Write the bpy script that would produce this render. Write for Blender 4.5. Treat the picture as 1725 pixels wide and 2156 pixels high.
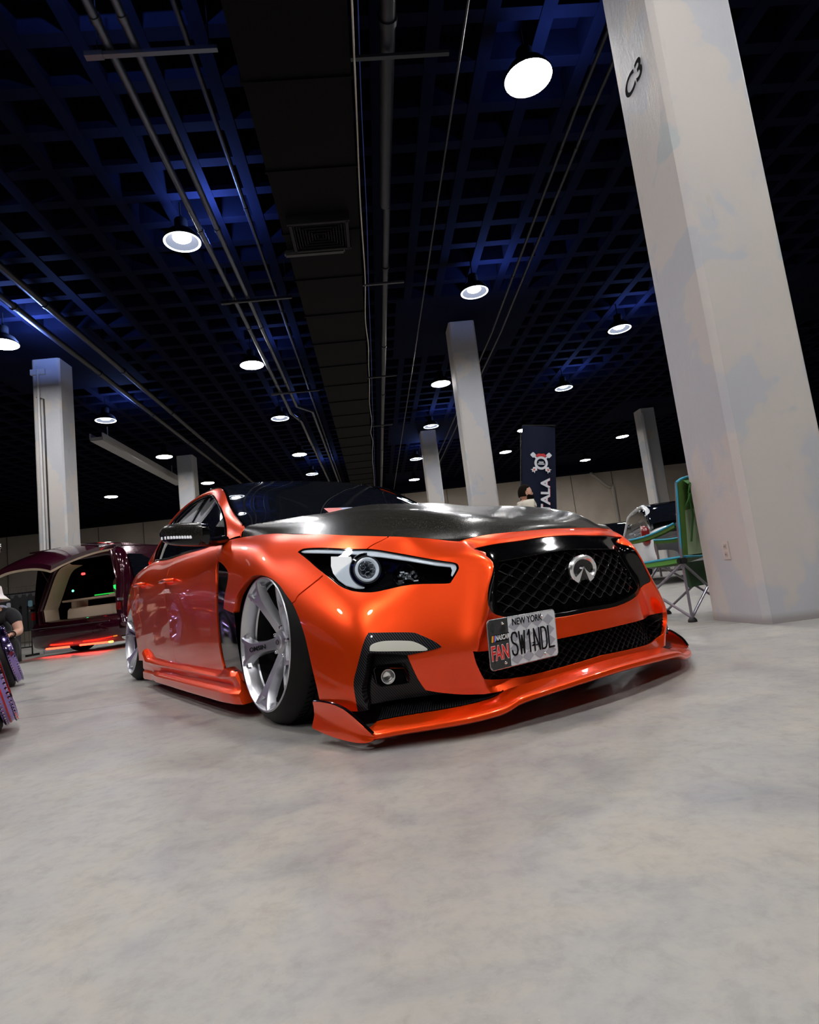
import bpy, bmesh, math, random, numpy as np
from mathutils import Vector, Matrix
from mathutils.geometry import delaunay_2d_cdt
R = math.radians
SC = bpy.context.scene
COL = SC.collection
for o in list(bpy.data.objects): bpy.data.objects.remove(o)
# ------------------------------------------------------------------ camera
# world: origin on the floor under the camera, +Y down the hall along the column rows, +X to the right
cd = bpy.data.cameras.new('camera'); cam = bpy.data.objects.new('camera', cd); COL.objects.link(cam)
cd.sensor_fit = 'HORIZONTAL'; cd.sensor_width = 36; cd.lens = 26.06; cd.clip_start = .05; cd.clip_end = 200
cam.location = (0, 0, .458)
cam.rotation_mode = 'QUATERNION'
cam.rotation_quaternion = Matrix([[0.991746, 0.110311, -0.065353], [-0.050626, -0.131386, -0.990038], [-0.117799, 0.985175, -0.124717]]).to_quaternion()
cd.dof.use_dof = False
SC.camera = cam
SC.view_settings.view_transform = 'Standard'; SC.view_settings.look = 'None'; SC.view_settings.gamma = 1
SC.view_settings.use_curve_mapping = False
SC.view_settings.exposure = 0.35
wd = bpy.data.worlds.new('world'); SC.world = wd; wd.use_nodes = True
wd.node_tree.nodes['Background'].inputs[0].default_value = (.16, .2, .34, 1)
wd.node_tree.nodes['Background'].inputs[1].default_value = .008
LAMP_W = 150.0      # power of one high-bay lamp
H = 6.2             # underside of the ceiling ribs
# lamps: x, y, kind (0 covered with a flat lens, 1 open glass bowl with a bright core)
LAMPS = [(2.16,5.54,0),(-2.2,7.9,1),(2.32,10.1,1),(6.0,12.4,1),(-2.2,12.5,0),(2.2,14.9,0),(-6.5,15.2,1),(5.95,16.3,1),(-2.25,16.5,1),
 (2.3,19.0,1),(5.9,20.8,0),(10.8,23.7,0),(-6.5,19.4,0),(-2.3,21.0,2),(5.95,24.3,0),(-2.25,24.6,1),(2.1,23.8,1),(2.3,28.5,0),(10.8,28.2,0),
 (-6.45,24.2,0),(-10.6,24.9,0),(-6.2,10.5,0),(-2.2,3.3,0),(2.2,1.2,0),(-2.2,-1.1,0),(2.2,-3.3,0),(-6.4,6.1,0),(6.0,8.0,0),(6.0,3.6,0),(-6.4,1.7,0),(6.0,-.9,0),(-2.2,-5.5,0)]
# ------------------------------------------------------------------ helpers
def link(o, parent=None):
    COL.objects.link(o)
    if parent is not None: o.parent = parent
    return o
def tag(o, label=None, cat=None, group=None, kind=None):
    if label: o['label'] = label
    if cat: o['category'] = cat
    if group: o['group'] = group
    if kind: o['kind'] = kind
    return o
def empty(name, loc=(0,0,0), rz=0, parent=None):
    o = bpy.data.objects.new(name, None); o.empty_display_size = .1; o.location = loc; o.rotation_euler = (0,0,rz)
    return link(o, parent)
def smooth(me, ang=None):
    me.polygons.foreach_set('use_smooth', [True]*len(me.polygons))
    if ang is not None:
        try: me.set_sharp_from_angle(angle=R(ang))
        except Exception: pass
def mesh(name, V, F, m, parent=None, ang=35, flat=False, normals=None):
    me = bpy.data.meshes.new(name); me.from_pydata([tuple(map(float,v)) for v in V], [], [tuple(int(i) for i in f) for f in F])
    if isinstance(m, (list,tuple)):
        for k in m: me.materials.append(k)
    else: me.materials.append(m)
    me.validate(); 
    if not flat: smooth(me, ang if normals is None else None)
    me.update()
    if normals is not None and len(normals) == len(me.vertices):
        me.normals_split_custom_set_from_vertices([tuple(map(float,n)) for n in normals])
    return link(bpy.data.objects.new(name, me), parent)
class MB:
    """collects boxes, tubes, lofts into one mesh"""
    def __init__(s): s.V = []; s.F = []
    def add(s, V, F):
        n = len(s.V); s.V += [tuple(map(float,v)) for v in V]; s.F += [tuple(i+n for i in f) for f in F]; return s
    def box(s, c, d, M=None, bev=0):
        x,y,z = [k/2 for k in d]
        if bev:
            bm = bmesh.new(); bmesh.ops.create_cube(bm, size=1); bmesh.ops.scale(bm, vec=d, verts=bm.verts)
            bmesh.ops.bevel(bm, geom=bm.edges[:]+bm.verts[:], offset=bev, segments=2, affect='EDGES')
            V = [v.co.copy() for v in bm.verts]; bm.verts.index_update(); F = [[v.index for v in f.verts] for f in bm.faces]; bm.free()
        else:
            V = [Vector((a*x,b*y,e*z)) for a in(-1,1) for b in(-1,1) for e in(-1,1)]
            F = [(0,1,3,2),(4,6,7,5),(0,4,5,1),(2,3,7,6),(0,2,6,4),(1,5,7,3)]
        if M is not None: V = [M @ v for v in V]
        c = Vector(c)
        return s.add([v+c for v in V], F)
    def tube(s, P, r, k=10, closed=False, cap=True, flat=1.0):
        P = [Vector(p) for p in P]; n = len(P); V = []; F = []
        rr = r if isinstance(r,(list,tuple)) else [r]*n
        up = None
        for i in range(n):
            a = P[(i-1)%n] if (closed or i) else P[0]; b = P[(i+1)%n] if (closed or i<n-1) else P[-1]
            t = (b-a).normalized() if (b-a).length>1e-9 else Vector((0,0,1))
            if up is None: up = t.orthogonal().normalized() if abs(t.z)>.9 else Vector((0,0,1))
            x = t.cross(up)
            if x.length < 1e-6: x = t.orthogonal()
            x.normalize(); y = x.cross(t).normalized(); up = y
            for j in range(k):
                A = 2*math.pi*j/k; V.append(P[i]+x*math.cos(A)*rr[i]+y*math.sin(A)*rr[i]*flat)
        for i in range(n if closed else n-1):
            for j in range(k):
                F.append((i*k+j, i*k+(j+1)%k, ((i+1)%n)*k+(j+1)%k, ((i+1)%n)*k+j))
        if cap and not closed: F.append(tuple(range(k))[::-1]); F.append(tuple((n-1)*k+j for j in range(k)))
        return s.add(V, F)
    def lathe(s, prof, k=48, M=None, closed=False):
        """profile [(r,h)], axis +Z"""
        V = []; F = []; n = len(prof)
        for r,h in prof:
            for j in range(k):
                A = 2*math.pi*j/k; V.append(Vector((r*math.cos(A), r*math.sin(A), h)))
        for i in range(n if closed else n-1):
            for j in range(k): F.append((i*k+j, i*k+(j+1)%k, ((i+1)%n)*k+(j+1)%k, ((i+1)%n)*k+j))
        if M is not None: V = [M @ v for v in V]
        return s.add(V, F)
    def grid(s, G, flip=False, closeu=False):
        """G[i][j] points"""
        n = len(G); m = len(G[0]); V = [p for r in G for p in r]; F = []
        for i in range(n if closeu else n-1):
            for j in range(m-1):
                a,b,c,d = i*m+j, ((i+1)%n)*m+j, ((i+1)%n)*m+j+1, i*m+j+1
                F.append((a,d,c,b) if flip else (a,b,c,d))
        return s.add(V, F)
    def prism(s, poly, h, M=None):
        """2D polygon in xy extruded from z=0 to z=h"""
        n = len(poly); V = [Vector((p[0],p[1],0)) for p in poly]+[Vector((p[0],p[1],h)) for p in poly]
        F = [tuple(range(n))[::-1], tuple(range(n,2*n))]+[(i,(i+1)%n,n+(i+1)%n,n+i) for i in range(n)]
        if M is not None: V = [M @ v for v in V]
        return s.add(V, F)
    def mirror_y(s):
        V = list(s.V); F = list(s.F); return s.add([(a,-b,c) for a,b,c in V], [tuple(f[::-1]) for f in F])
    def build(s, name, m, parent=None, ang=35, flat=False, fix=True):
        o = mesh(name, s.V, s.F, m, parent, ang, flat)
        if fix:
            bm = bmesh.new(); bm.from_mesh(o.data); bmesh.ops.recalc_face_normals(bm, faces=bm.faces); bm.to_mesh(o.data); bm.free()
        return o
    def pieces(s, name, m, parent=None, ang=35, flat=False, fix=True):
        """one object per separate piece"""
        n = len(s.V); par = list(range(n))
        def fd(a):
            while par[a] != a: par[a] = par[par[a]]; a = par[a]
            return a
        for f in s.F:
            for i in f[1:]: par[fd(i)] = fd(f[0])
        g = {}
        for f in s.F: g.setdefault(fd(f[0]),[]).append(f)
        out = []
        for k,fs in g.items():
            ids = sorted({i for f in fs for i in f}); mp = {i:j for j,i in enumerate(ids)}
            q = MB(); q.V = [s.V[i] for i in ids]; q.F = [tuple(mp[i] for i in f) for f in fs]; out.append(q.build(name, m, parent, ang, flat, fix))
        return out
def frame(o, x, z):
    """matrix: local x -> x, local z -> z (orthonormalised), origin o"""
    z = Vector(z).normalized(); x = Vector(x); x = (x-z*x.dot(z)).normalized(); y = z.cross(x)
    M = Matrix((x,y,z)).transposed().to_4x4(); M.translation = Vector(o); return M
def text(body, size, m, M, parent, name='lettering', ext=.0006, sx=1.0, align='CENTER', bold=0.0, shear=0):
    cu = bpy.data.curves.new(name, 'FONT'); cu.body = body; cu.size = size; cu.align_x = align; cu.align_y = 'CENTER'; cu.extrude = ext
    cu.offset = bold; cu.shear = shear; cu.resolution_u = 6
    t = bpy.data.objects.new(name, cu); COL.objects.link(t); bpy.context.view_layer.update()
    me = bpy.data.meshes.new_from_object(t.evaluated_get(bpy.context.evaluated_depsgraph_get()))
    bpy.data.objects.remove(t); me.materials.clear(); me.materials.append(m)
    me.transform(M @ Matrix.Diagonal((sx,1,1,1)))
    o = bpy.data.objects.new(name, me); return link(o, parent)
# spline surfaces
def _coef(n):
    A = np.zeros((n,n)); B = np.zeros((n,n)); A[0,0] = A[-1,-1] = 1
    for i in range(1,n-1): A[i,i-1]=1; A[i,i]=4; A[i,i+1]=1; B[i,i-1]=6; B[i,i]=-12; B[i,i+1]=6
    return np.linalg.solve(A,B)
_cc = {}
def spw(n,u):
    if n not in _cc: _cc[n] = _coef(n)
    S = _cc[n]; u = np.clip(np.asarray(u,float),0,n-1); i = np.minimum(u.astype(int),n-2); f = u-i
    W = np.zeros((len(u),n)); r = np.arange(len(u)); W[r,i] += 1-f; W[r,i+1] += f
    W += ((1-f)**3-(1-f))[:,None]/6*S[i]+(f**3-f)[:,None]/6*S[i+1]
    return W
class Surf:
    def __init__(s,net,mirror=True):
        net = np.asarray(net,float); s.ns,s.nt = net.shape[:2]; s.k = 3 if mirror else 0
        if s.k:
            m = np.array([1,-1,1]); net = np.concatenate([net[1:4][::-1]*m, net, net[-4:-1][::-1]*m])
        s.net = net
    def ev(s,S,T):
        S = np.atleast_1d(S); T = np.atleast_1d(T)
        return np.einsum('ki,kj,ijc->kc', spw(s.net.shape[0],S+s.k), spw(s.nt,T), s.net)
    def nrm(s,S,T,e=2e-3):
        S = np.atleast_1d(S).astype(float); T = np.atleast_1d(T).astype(float)
        a = s.ev(S+e,T)-s.ev(S-e,T); b = s.ev(S,np.clip(T+e,0,s.nt-1))-s.ev(S,np.clip(T-e,0,s.nt-1))
        n = np.cross(b,a); return n/np.maximum(np.linalg.norm(n,axis=1,keepdims=True),1e-12)
def inpoly(P, poly):
    x,y = P[:,0],P[:,1]; c = np.zeros(len(P),bool); n = len(poly)
    for i in range(n):
        x1,y1 = poly[i]; x2,y2 = poly[(i+1)%n]
        m = ((y1>y)!=(y2>y))
        if m.any() and y1 != y2: c ^= m & (x < (x2-x1)*(y-y1)/(y2-y1)+x1)
    return c
# ------------------------------------------------------------------ materials
def mat(name, col=(.5,.5,.5), rough=.5, metal=0, coat=0, coat_rough=.03, spec=.5, emit=None, es=0, alpha=1, trans=0):
    m = bpy.data.materials.new(name); m.use_nodes = True; b = m.node_tree.nodes['Principled BSDF']
    b.inputs['Base Color'].default_value = (*col,1); b.inputs['Roughness'].default_value = rough; b.inputs['Metallic'].default_value = metal
    b.inputs['Coat Weight'].default_value = coat; b.inputs['Coat Roughness'].default_value = coat_rough
    b.inputs['Specular IOR Level'].default_value = spec; b.inputs['Transmission Weight'].default_value = trans
    if emit: b.inputs['Emission Color'].default_value = (*emit,1); b.inputs['Emission Strength'].default_value = es
    m.diffuse_color = (*col,1)
    return m
def nodes(m): return m.node_tree.nodes, m.node_tree.links, m.node_tree.nodes['Principled BSDF']
def noise(m, scale, detail=4, rough=.55, co='Object', vec=None, dist=0):
    N,L,b = nodes(m); t = N.new('ShaderNodeTexNoise'); t.inputs['Scale'].default_value = scale; t.inputs['Detail'].default_value = detail
    t.inputs['Roughness'].default_value = rough; t.inputs['Distortion'].default_value = dist
    tc = N.new('ShaderNodeTexCoord')
    if vec:
        mp = N.new('ShaderNodeMapping'); mp.inputs['Scale'].default_value = vec; L.new(tc.outputs[co], mp.inputs[0]); L.new(mp.outputs[0], t.inputs[0])
    else: L.new(tc.outputs[co], t.inputs[0])
    return t.outputs['Fac']
def ramp(m, fac, stops):
    N,L,b = nodes(m); r = N.new('ShaderNodeValToRGB'); L.new(fac, r.inputs[0]); e = r.color_ramp.elements
    while len(e) < len(stops): e.new(.5)
    for k,(p,c) in enumerate(stops): e[k].position = p; e[k].color = (*c,1) if not isinstance(c,float) else (c,c,c,1)
    return r.outputs[0]
def mix(m, a, b_, fac, mode='MIX'):
    N,L,b = nodes(m); x = N.new('ShaderNodeMix'); x.data_type = 'RGBA'; x.blend_type = mode
    for sck,v in ((x.inputs[6],a),(x.inputs[7],b_),(x.inputs[0],fac)):
        if isinstance(v,(tuple,)): sck.default_value = (*v,1)
        elif isinstance(v,(int,float)): sck.default_value = v
        else: L.new(v, sck)
    return x.outputs[2]
def bump(m, h, strength=.2, dist=.01):
    N,L,b = nodes(m); k = N.new('ShaderNodeBump'); k.inputs['Strength'].default_value = strength; k.inputs['Distance'].default_value = dist
    L.new(h, k.inputs['Height']); L.new(k.outputs[0], b.inputs['Normal']); return k
def setin(m, name, v):
    N,L,b = nodes(m); L.new(v, b.inputs[name])
paint = mat('orange_pearl_paint', (1.0,.066,.0005), .33, .68, .9, .012)
def flake(m, k=.12):
    N,L,b = nodes(m); f = noise(m, 900, 1); kk = bump(m, f, k, .0004)
flake(paint, .05)
gloss_black = mat('gloss_black', (.002,.002,.0025), .06, 0, .0, spec=.5)
satin_black = mat('satin_black', (.005,.005,.006), .42, spec=.3)
void_black = mat('matt_black_plastic', (.002,.002,.002), .9, spec=.08)
chrome = mat('chrome', (.95,.95,.97), .10, 1)
silver = mat('brushed_silver_alloy', (.66,.67,.71), .33, .92, .15, .1)
rubber = mat('tyre_rubber', (.005,.005,.005), .55, spec=.25)
tint = mat('dark_tinted_glass', (.004,.005,.008), .02, 0, .3, .01)
white_plastic = mat('white_light_guide', (.88,.90,.93), .3, 0, .2, emit=(.9,.95,1.0), es=.22)
frost = mat('frosted_lens', (.62,.62,.55), .3, 0, .3)
def carbon(name, base, hi, sc, rough=.25):
    m = mat(name, base, rough, 0, 1.0, .02); N,L,b = nodes(m)
    tc = N.new('ShaderNodeTexCoord'); w = N.new('ShaderNodeTexWave'); w.wave_type = 'BANDS'; w.bands_direction = 'DIAGONAL'
    w.inputs['Scale'].default_value = sc; w.inputs['Distortion'].default_value = 0; L.new(tc.outputs['Object'], w.inputs[0])
    c = N.new('ShaderNodeTexChecker'); c.inputs['Scale'].default_value = sc*3; L.new(tc.outputs['Object'], c.inputs[0])
    f = w.outputs['Fac']; b.inputs['Coat Weight'].default_value = .35
    setin(m, 'Base Color', ramp(m, f, [(.45,base),(.85,hi)])); b.inputs['Metallic'].default_value = .6; b.inputs['Specular IOR Level'].default_value = .3
    return m
carbon_twill = carbon('carbon_fibre_twill', (.002,.002,.003), (.050,.050,.060), 58, .38)
carbon_hood = mat('forged_carbon_hood', (.03,.028,.026), .27, 0, .15, .05, spec=.25)
setin(carbon_hood, 'Base Color', ramp(carbon_hood, noise(carbon_hood, 420, 2), [(.38,(.004,.004,.0035)),(.62,(.022,.020,.016)),(.74,(.14,.125,.10))]))
def glass(name, tintc=(.9,.95,1), f0=.06):
    m = bpy.data.materials.new(name); m.use_nodes = True; N = m.node_tree.nodes; L = m.node_tree.links; N.clear()
    o = N.new('ShaderNodeOutputMaterial'); t = N.new('ShaderNodeBsdfTransparent'); t.inputs[0].default_value = (*tintc,1)
    g = N.new('ShaderNodeBsdfGlossy'); g.inputs['Roughness'].default_value = .015; fr = N.new('ShaderNodeFresnel'); fr.inputs[0].default_value = 1.5
    x = N.new('ShaderNodeMixShader'); L.new(fr.outputs[0], x.inputs[0]); L.new(t.outputs[0], x.inputs[1]); L.new(g.outputs[0], x.inputs[2]); L.new(x.outputs[0], o.inputs[0])
    return m
clear = glass('clear_polycarbonate')
# ------------------------------------------------------------------ setting
fl = mat('polished_concrete', (.4,.39,.38), .42)
def floor_mat(m):
    N,L,b = nodes(m)
    a = noise(m, .55, 6, .62, vec=(1,1,1), dist=.6); c = noise(m, 3.2, 8, .65, dist=.8); d = noise(m, 38, 4, .6)
    base = ramp(m, a, [(.30,(.225,.22,.225)),(.5,(.275,.265,.245)),(.72,(.32,.30,.27))])
    m1 = mix(m, base, ramp(m, c, [(.33,(.19,.19,.21)),(.50,(.28,.27,.25)),(.68,(.33,.30,.255))]), .6)
    f3 = noise(m, 13, 9, .74, dist=.35); m1 = mix(m, m1, ramp(m, f3, [(.36,(.78,.77,.78)),(.5,(1,1,1)),(.66,(1.10,1.08,1.04))]), .7, 'MULTIPLY'); m2 = mix(m, m1, ramp(m, d, [(.30,(.80,.80,.80)),(.5,(1,1,1)),(.8,(1.06,1.05,1.03))]), .5, 'MULTIPLY')
    # sparse rusty stains and bright specks
    st_ = noise(m, 1.7, 5, .7, dist=1.5); m3 = mix(m, m2, (.17,.105,.07), ramp(m, st_, [(.70,0.0),(.78,.28)]))
    sp = noise(m, 160, 1); m4 = mix(m, m3, (.60,.57,.48), ramp(m, sp, [(.80,0.0),(.84,.5)]))
    setin(m, 'Base Color', m4); setin(m, 'Roughness', ramp(m, c, [(.3,.34),(.7,.58)]))
    bump(m, d, .06, .004)
floor_mat(fl)
tag(MB().box((0,10,-.15),(50,46,.3)).build('floor', fl, flat=True), kind='structure')
mb = MB(); 
for p in ([(-24.9,3.10),(-2.067,3.46),(-1.4,3.50),(2.0,3.62),(24.9,4.4)],): 
    for a,b in zip(p[:-1],p[1:]):
        a = Vector((*a,.0004)); b = Vector((*b,.0004)); d = (b-a).normalized(); n = Vector((-d.y,d.x,0))*.0035; mb.add([a-n,b-n,b+n,a+n],[(0,1,2,3)])
jm = mat('joint_filler',(.09,.088,.085),.8); o = mb.build('floor_joint', jm, flat=True); o.name = 'trim_1'; tag(o, kind='structure')
ceil_m = mat('dark_ceiling_paint', (.010,.013,.028), .9, spec=.06)
setin(ceil_m, 'Base Color', ramp(ceil_m, noise(ceil_m, 1.3, 4), [(.3,(.0012,.0022,.008)),(.7,(.0028,.0045,.015))]))
XS0, XS1, YS0, YS1 = -24.9, 24.9, -12.9, 32.9
COLX = [-15.9,-6.85,2.2,10.75,19.8]; COLY = [-5.8,3.37,12.55,21.7,30.6]; CW_ = .58
mb = MB(); mb.box((0,10,6.75),(50,46,.4))
p = .6; rw = .15
ys = np.arange(YS0,YS1,p)
for i in range(int((XS1-XS0)/p)+1):
    x = XS0+.32+i*p; mb.box((x,10,6.375),(rw,46,.35))
for j in range(int((YS1-YS0)/p)+1):
    y = YS0+.28+j*p; mb.box((0,y,6.38),(50,rw,.34))
for cx in COLX:
    for cy in COLY: mb.box((cx+.29,cy+.29,6.376),(3.0,3.0,.35))      # solid heads over the columns
tag(mb.build('ceiling', ceil_m, flat=True), kind='structure')
wall_m = mat('beige_wall_paint', (.40,.345,.29), .6); setin(wall_m,'Base Color', ramp(wall_m, noise(wall_m,.9,4), [(.3,(.50,.43,.355)),(.7,(.62,.54,.445))]))
grey_m = mat('grey_wall_paint', (.30,.29,.28), .7)
def wall(nm, c, d, m): return tag(MB().box(c,d).build(nm, m, flat=True), kind='structure')
wall('wall_back', (0,33.1,3.3), (50,.3,6.6), wall_m)
wall('wall_left', (-25.05,10,3.3), (.3,46.2,6.6), grey_m)
wall('wall_right', (25.05,10,3.3), (.3,46.2,6.6), wall_m)
wall('wall_front', (0,-13.1,3.3), (50,.3,6.6), grey_m)
# dark bulkhead over the back wall and panel seams on it
o = MB().box((0,32.65,5.98),(49.6,.6,.62)).build('trim_2', ceil_m, flat=True); tag(o, kind='structure')
mb = MB()
for x in np.arange(-22,23,2.4): mb.box((x,32.93,2.85),(.03,.03,5.6))
tag(mb.build('trim_3', mat('panel_seam',(.13,.115,.10),.7), flat=True), kind='structure')
# columns
colm = mat('painted_concrete', (.5,.5,.5), .6, spec=.3)
def col_mat(m):
    N,L,b = nodes(m)
    a = noise(m, 1.1, 4, .5, dist=.4); c = noise(m, 5, 6, .6, vec=(1,1,.35)); d = noise(m, 26, 5, .6)
    pat = ramp(m, a, [(.40,(.43,.44,.47)),(.47,(.44,.45,.48)),(.49,(.50,.475,.455)),(.60,(.51,.48,.455)),(.62,(.42,.45,.46)),(.8,(.43,.46,.47))])
    dirt = ramp(m, c, [(.20,(.62,.60,.58)),(.36,(1,1,1))]); base = mix(m, pat, dirt, .55, 'MULTIPLY')
    tc = N.new('ShaderNodeTexCoord'); sx = N.new('ShaderNodeSeparateXYZ'); L.new(tc.outputs['Object'], sx.inputs[0])
    low = ramp(m, sx.outputs['Z'], [(0,(.55,.50,.46)),(.02,(.62,.55,.50)),(.06,(1,1,1)),(1,(1,1,1))]); base = mix(m, base, low, .8, 'MULTIPLY')
    setin(m, 'Base Color', base); e2 = noise(m, 9, 8, .75, vec=(1,1,.25), dist=2.2); k = bump(m, mix(m, mix(m, c, d, .3), e2, .4), .55, .016)
col_mat(colm)
COLL = {(2,1):'thick grey concrete column marked C3 right of the orange car',(2,2):'tall plain column in mid-hall behind the orange car hood',(2,3):'slim far column just left of the tall mid-hall column',
 (1,2):'column with conduits rising behind the dark red open-hatch vehicle',(1,3):'column rising directly behind the orange car roof pillar',(3,3):'far column with a conduit, left of the big C3 column'}
for i,cx in enumerate(COLX):
    for j,cy in enumerate(COLY):
        if j == 4 or (i in (0,4)) or (i,j) not in COLL: continue
        w_ = CW_; b_ = .035
        pts = [(b_,0),(w_-b_,0),(w_,b_),(w_,w_-b_),(w_-b_,w_),(b_,w_),(0,w_-b_),(0,b_)]
        root = empty('column', (cx,cy,0)); tag(root, COLL[(i,j)], 'column', 'concrete columns of the hall')
        mb = MB(); mb.prism(pts, 6.2); mb.build('shaft', colm, root, flat=True)
        if (i,j) == (2,1):
            text('C3', .195, mat('stencil_black',(.004,.004,.005),.9,spec=.05), Matrix.Translation((-.002,.325,3.83)) @ Matrix(((0,0,-1,0),(-1,0,0,0),(0,1,0,0),(0,0,0,1))), root, 'stencil_mark', .0004, 1.2, bold=.004)
            mo = MB().box((-.003,.262,.45),(.006,.072,.116),bev=.002); OT = mo.build('outlet_plate', mat('outlet_cream',(.52,.46,.43),.4), root)
            m2 = MB()
            for z in (.425,.475): m2.box((-.0065,.262,z),(.003,.030,.032),bev=.001)
            m2.build('socket', mat('socket_cream',(.44,.38,.36),.4), OT)
            m3 = MB()
            for z in (.425,.475):
                for dy in (-.006,.006): m3.box((-.0083,.262+dy,z),(.001,.003,.011))
            m3.build('socket_slot', satin_black, OT, flat=True)
        if (i,j) == (1,2):
            mb = MB(); mb.tube([(.15,-.05,.3),(.15,-.05,5.95)], .028, 10); mb.box((.15,-.03,5.9),(.3,.06,.12)); mb.build('conduit', mat('conduit_white',(.5,.5,.5),.4), root)
            mb = MB(); mb.tube([(.24,-.03,.5),(.24,-.03,5.3),(.10,-.03,5.35)], .014, 8); mb.build('cable', satin_black, root)
        if (i,j) == (3,3):
            mb = MB(); mb.tube([(.05,-.07,.3),(.05,-.07,6.0)], .05, 10); mb.build('conduit', mat('conduit_grey',(.42,.42,.45),.4), root)
# ceiling services
pipe_m = mat('galvanised_pipe', (.10,.11,.14), .3, .8); dkp = mat('dark_painted_steel', (.010,.011,.017), .38, .2); duct_m = mat('dark_duct', (.0016,.0015,.0017), .75, spec=.12)
def pipe(nm, P, r, m, label, cat='pipe', group=None, collars=()):
    root = empty(nm, P[0]); tag(root, label, cat, group); o0 = Vector(P[0])
    P2 = [Vector(q)-o0 for q in P]; mb = MB().tube(P2, r, 12); pp = mb.build('tube', m, root)
    mb = MB(); k = 1.5; run = 0
    for a,b in zip(P2[:-1],P2[1:]):
        d = (b-a); L_ = d.length; d.normalize()
        while k < run+L_-.1:
            c = a+d*(k-run); mb.tube([c-d*.03,c+d*.03], r*1.22, 12); k += 3.05
        run += L_
    if mb.V: mb.pieces('collar', m, root)
    return root
pipe('ceiling_pipe', [(-1.89,-6,5.62),(-1.89,16.2,5.62),(-1.72,17.0,5.62),(-1.70,32,5.62)], .042, pipe_m, 'left one of two silver sprinkler pipes beside the ceiling lamp')
pipe('ceiling_pipe', [(-1.66,-6,5.62),(-1.66,15.6,5.62),(-1.30,16.2,5.62),(-1.30,32,5.62)], .040, pipe_m, 'right one of two silver sprinkler pipes beside the ceiling lamp')
pipe('ceiling_pipe', [(-1.25,-6,5.9),(-1.25,30,5.9)], .03, dkp, 'thin dark pipe between the silver pipes and the duct')
pipe('ceiling_pipe', [(.63,-6,5.45),(.63,7.2,5.45)], .075, dkp, 'thick dark pipe right of the duct, near its capped end')
pipe('ceiling_pipe', [(.66,7.3,5.5),(.66,32,5.5)], .055, dkp, 'thinner dark pipe continuing down the hall right of the duct')
pipe('conduit_line', [(1.36,-4,5.5),(1.35,10,5.5),(1.32,30,5.5)], .014, dkp, 'thin straight conduit between the duct and the largest lamp','conduit')
pipe('conduit_line', [(2.80,-4,5.62),(2.84,6,5.62),(3.0,12,5.62),(3.0,30,5.62)], .022, dkp, 'dark conduit passing left of the C3 column top','conduit')
pipe('conduit_line', [(3.02,-4,5.62),(3.04,6,5.62),(3.2,12,5.62),(3.2,30,5.62)], .022, dkp, 'dark conduit closest to the C3 column top','conduit')
pipe('ceiling_pipe', [(-5.55,-4,5.85),(-5.5,32,5.85)], .06, dkp, 'left dark pipe of the pair above the left-hand columns')
pipe('ceiling_pipe', [(-5.05,-4,5.85),(-5.0,32,5.85)], .06, dkp, 'right dark pipe of the pair above the left-hand columns')
# strut hangers under the pipes
for k,(y,lab) in enumerate([(4.93,'steel strut with a bright end hanging across the silver pipes, top left'),(9.6,'second strut across the silver pipes, behind the lamp'),(14.3,'third strut across the silver pipes, farthest of them')]):
    root = empty('strut_hanger', (-1.5,y,5.55)); tag(root, lab, 'bracket', 'struts under the silver pipes')
    MB().box((0,0,0),(1.15,.045,.04)).box((-.53,0,0),(.16,.06,.05)).build('strut', pipe_m if k==0 else dkp, root, flat=True)
    MB().tube([(-.5,0,0),(-.5,0,.66)],.006,6).tube([(.5,0,0),(.5,0,.66)],.006,6).pieces('hanger_rod', dkp, root)
# duct with joints and grille
D = empty('air_duct', (-.24,0,5.4)); tag(D, 'long black rectangular air duct running down the ceiling centre', 'air duct')
MB().box((0,13.5,.3),(1.04,37,.6)).build('duct_body', duct_m, D, flat=True)
mb = MB()
for y in np.arange(-4.6,32,1.22): mb.box((0,y,.3),(1.08,.035,.64))
mb.pieces('duct_flange', duct_m, D, flat=True)
V_ = empty('x', (0,0,0)); bpy.data.objects.remove(V_)
mb = MB(); cx,cy,sx,sy = -.02,7.55,.74,.62
mb.box((cx,cy-sy/2,-.06),(sx+.08,.04,.12)).box((cx,cy+sy/2,-.06),(sx+.08,.04,.12)).box((cx-sx/2,cy,-.06),(.04,sy,.12)).box((cx+sx/2,cy,-.06),(.04,sy,.12))
GV = mb.build('diffuser', mat('grille_grey',(.012,.012,.014),.6,.2,spec=.2), D, flat=True)
mb = MB()
for k in range(1,10):
    for s_ in (1,-1):
        f = k/10; mb.box((cx+s_*sx/2*f,cy,-.08),(.008,sy*f if True else sy,.05))
        if k%2==0: mb.box((cx,cy+s_*sy/2*f,-.08),(sx*f,.006,.05))
mb.build('diffuser_blade', mat('blade_grey',(.010,.010,.012),.6,.2,spec=.2), GV, flat=True)
MB().box((cx-.12,cy+.44,-.05),(.86,.10,.08),bev=.02).build('diffuser_ledge', mat('ledge_grey',(.03,.03,.032),.5,.2), D)
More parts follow.
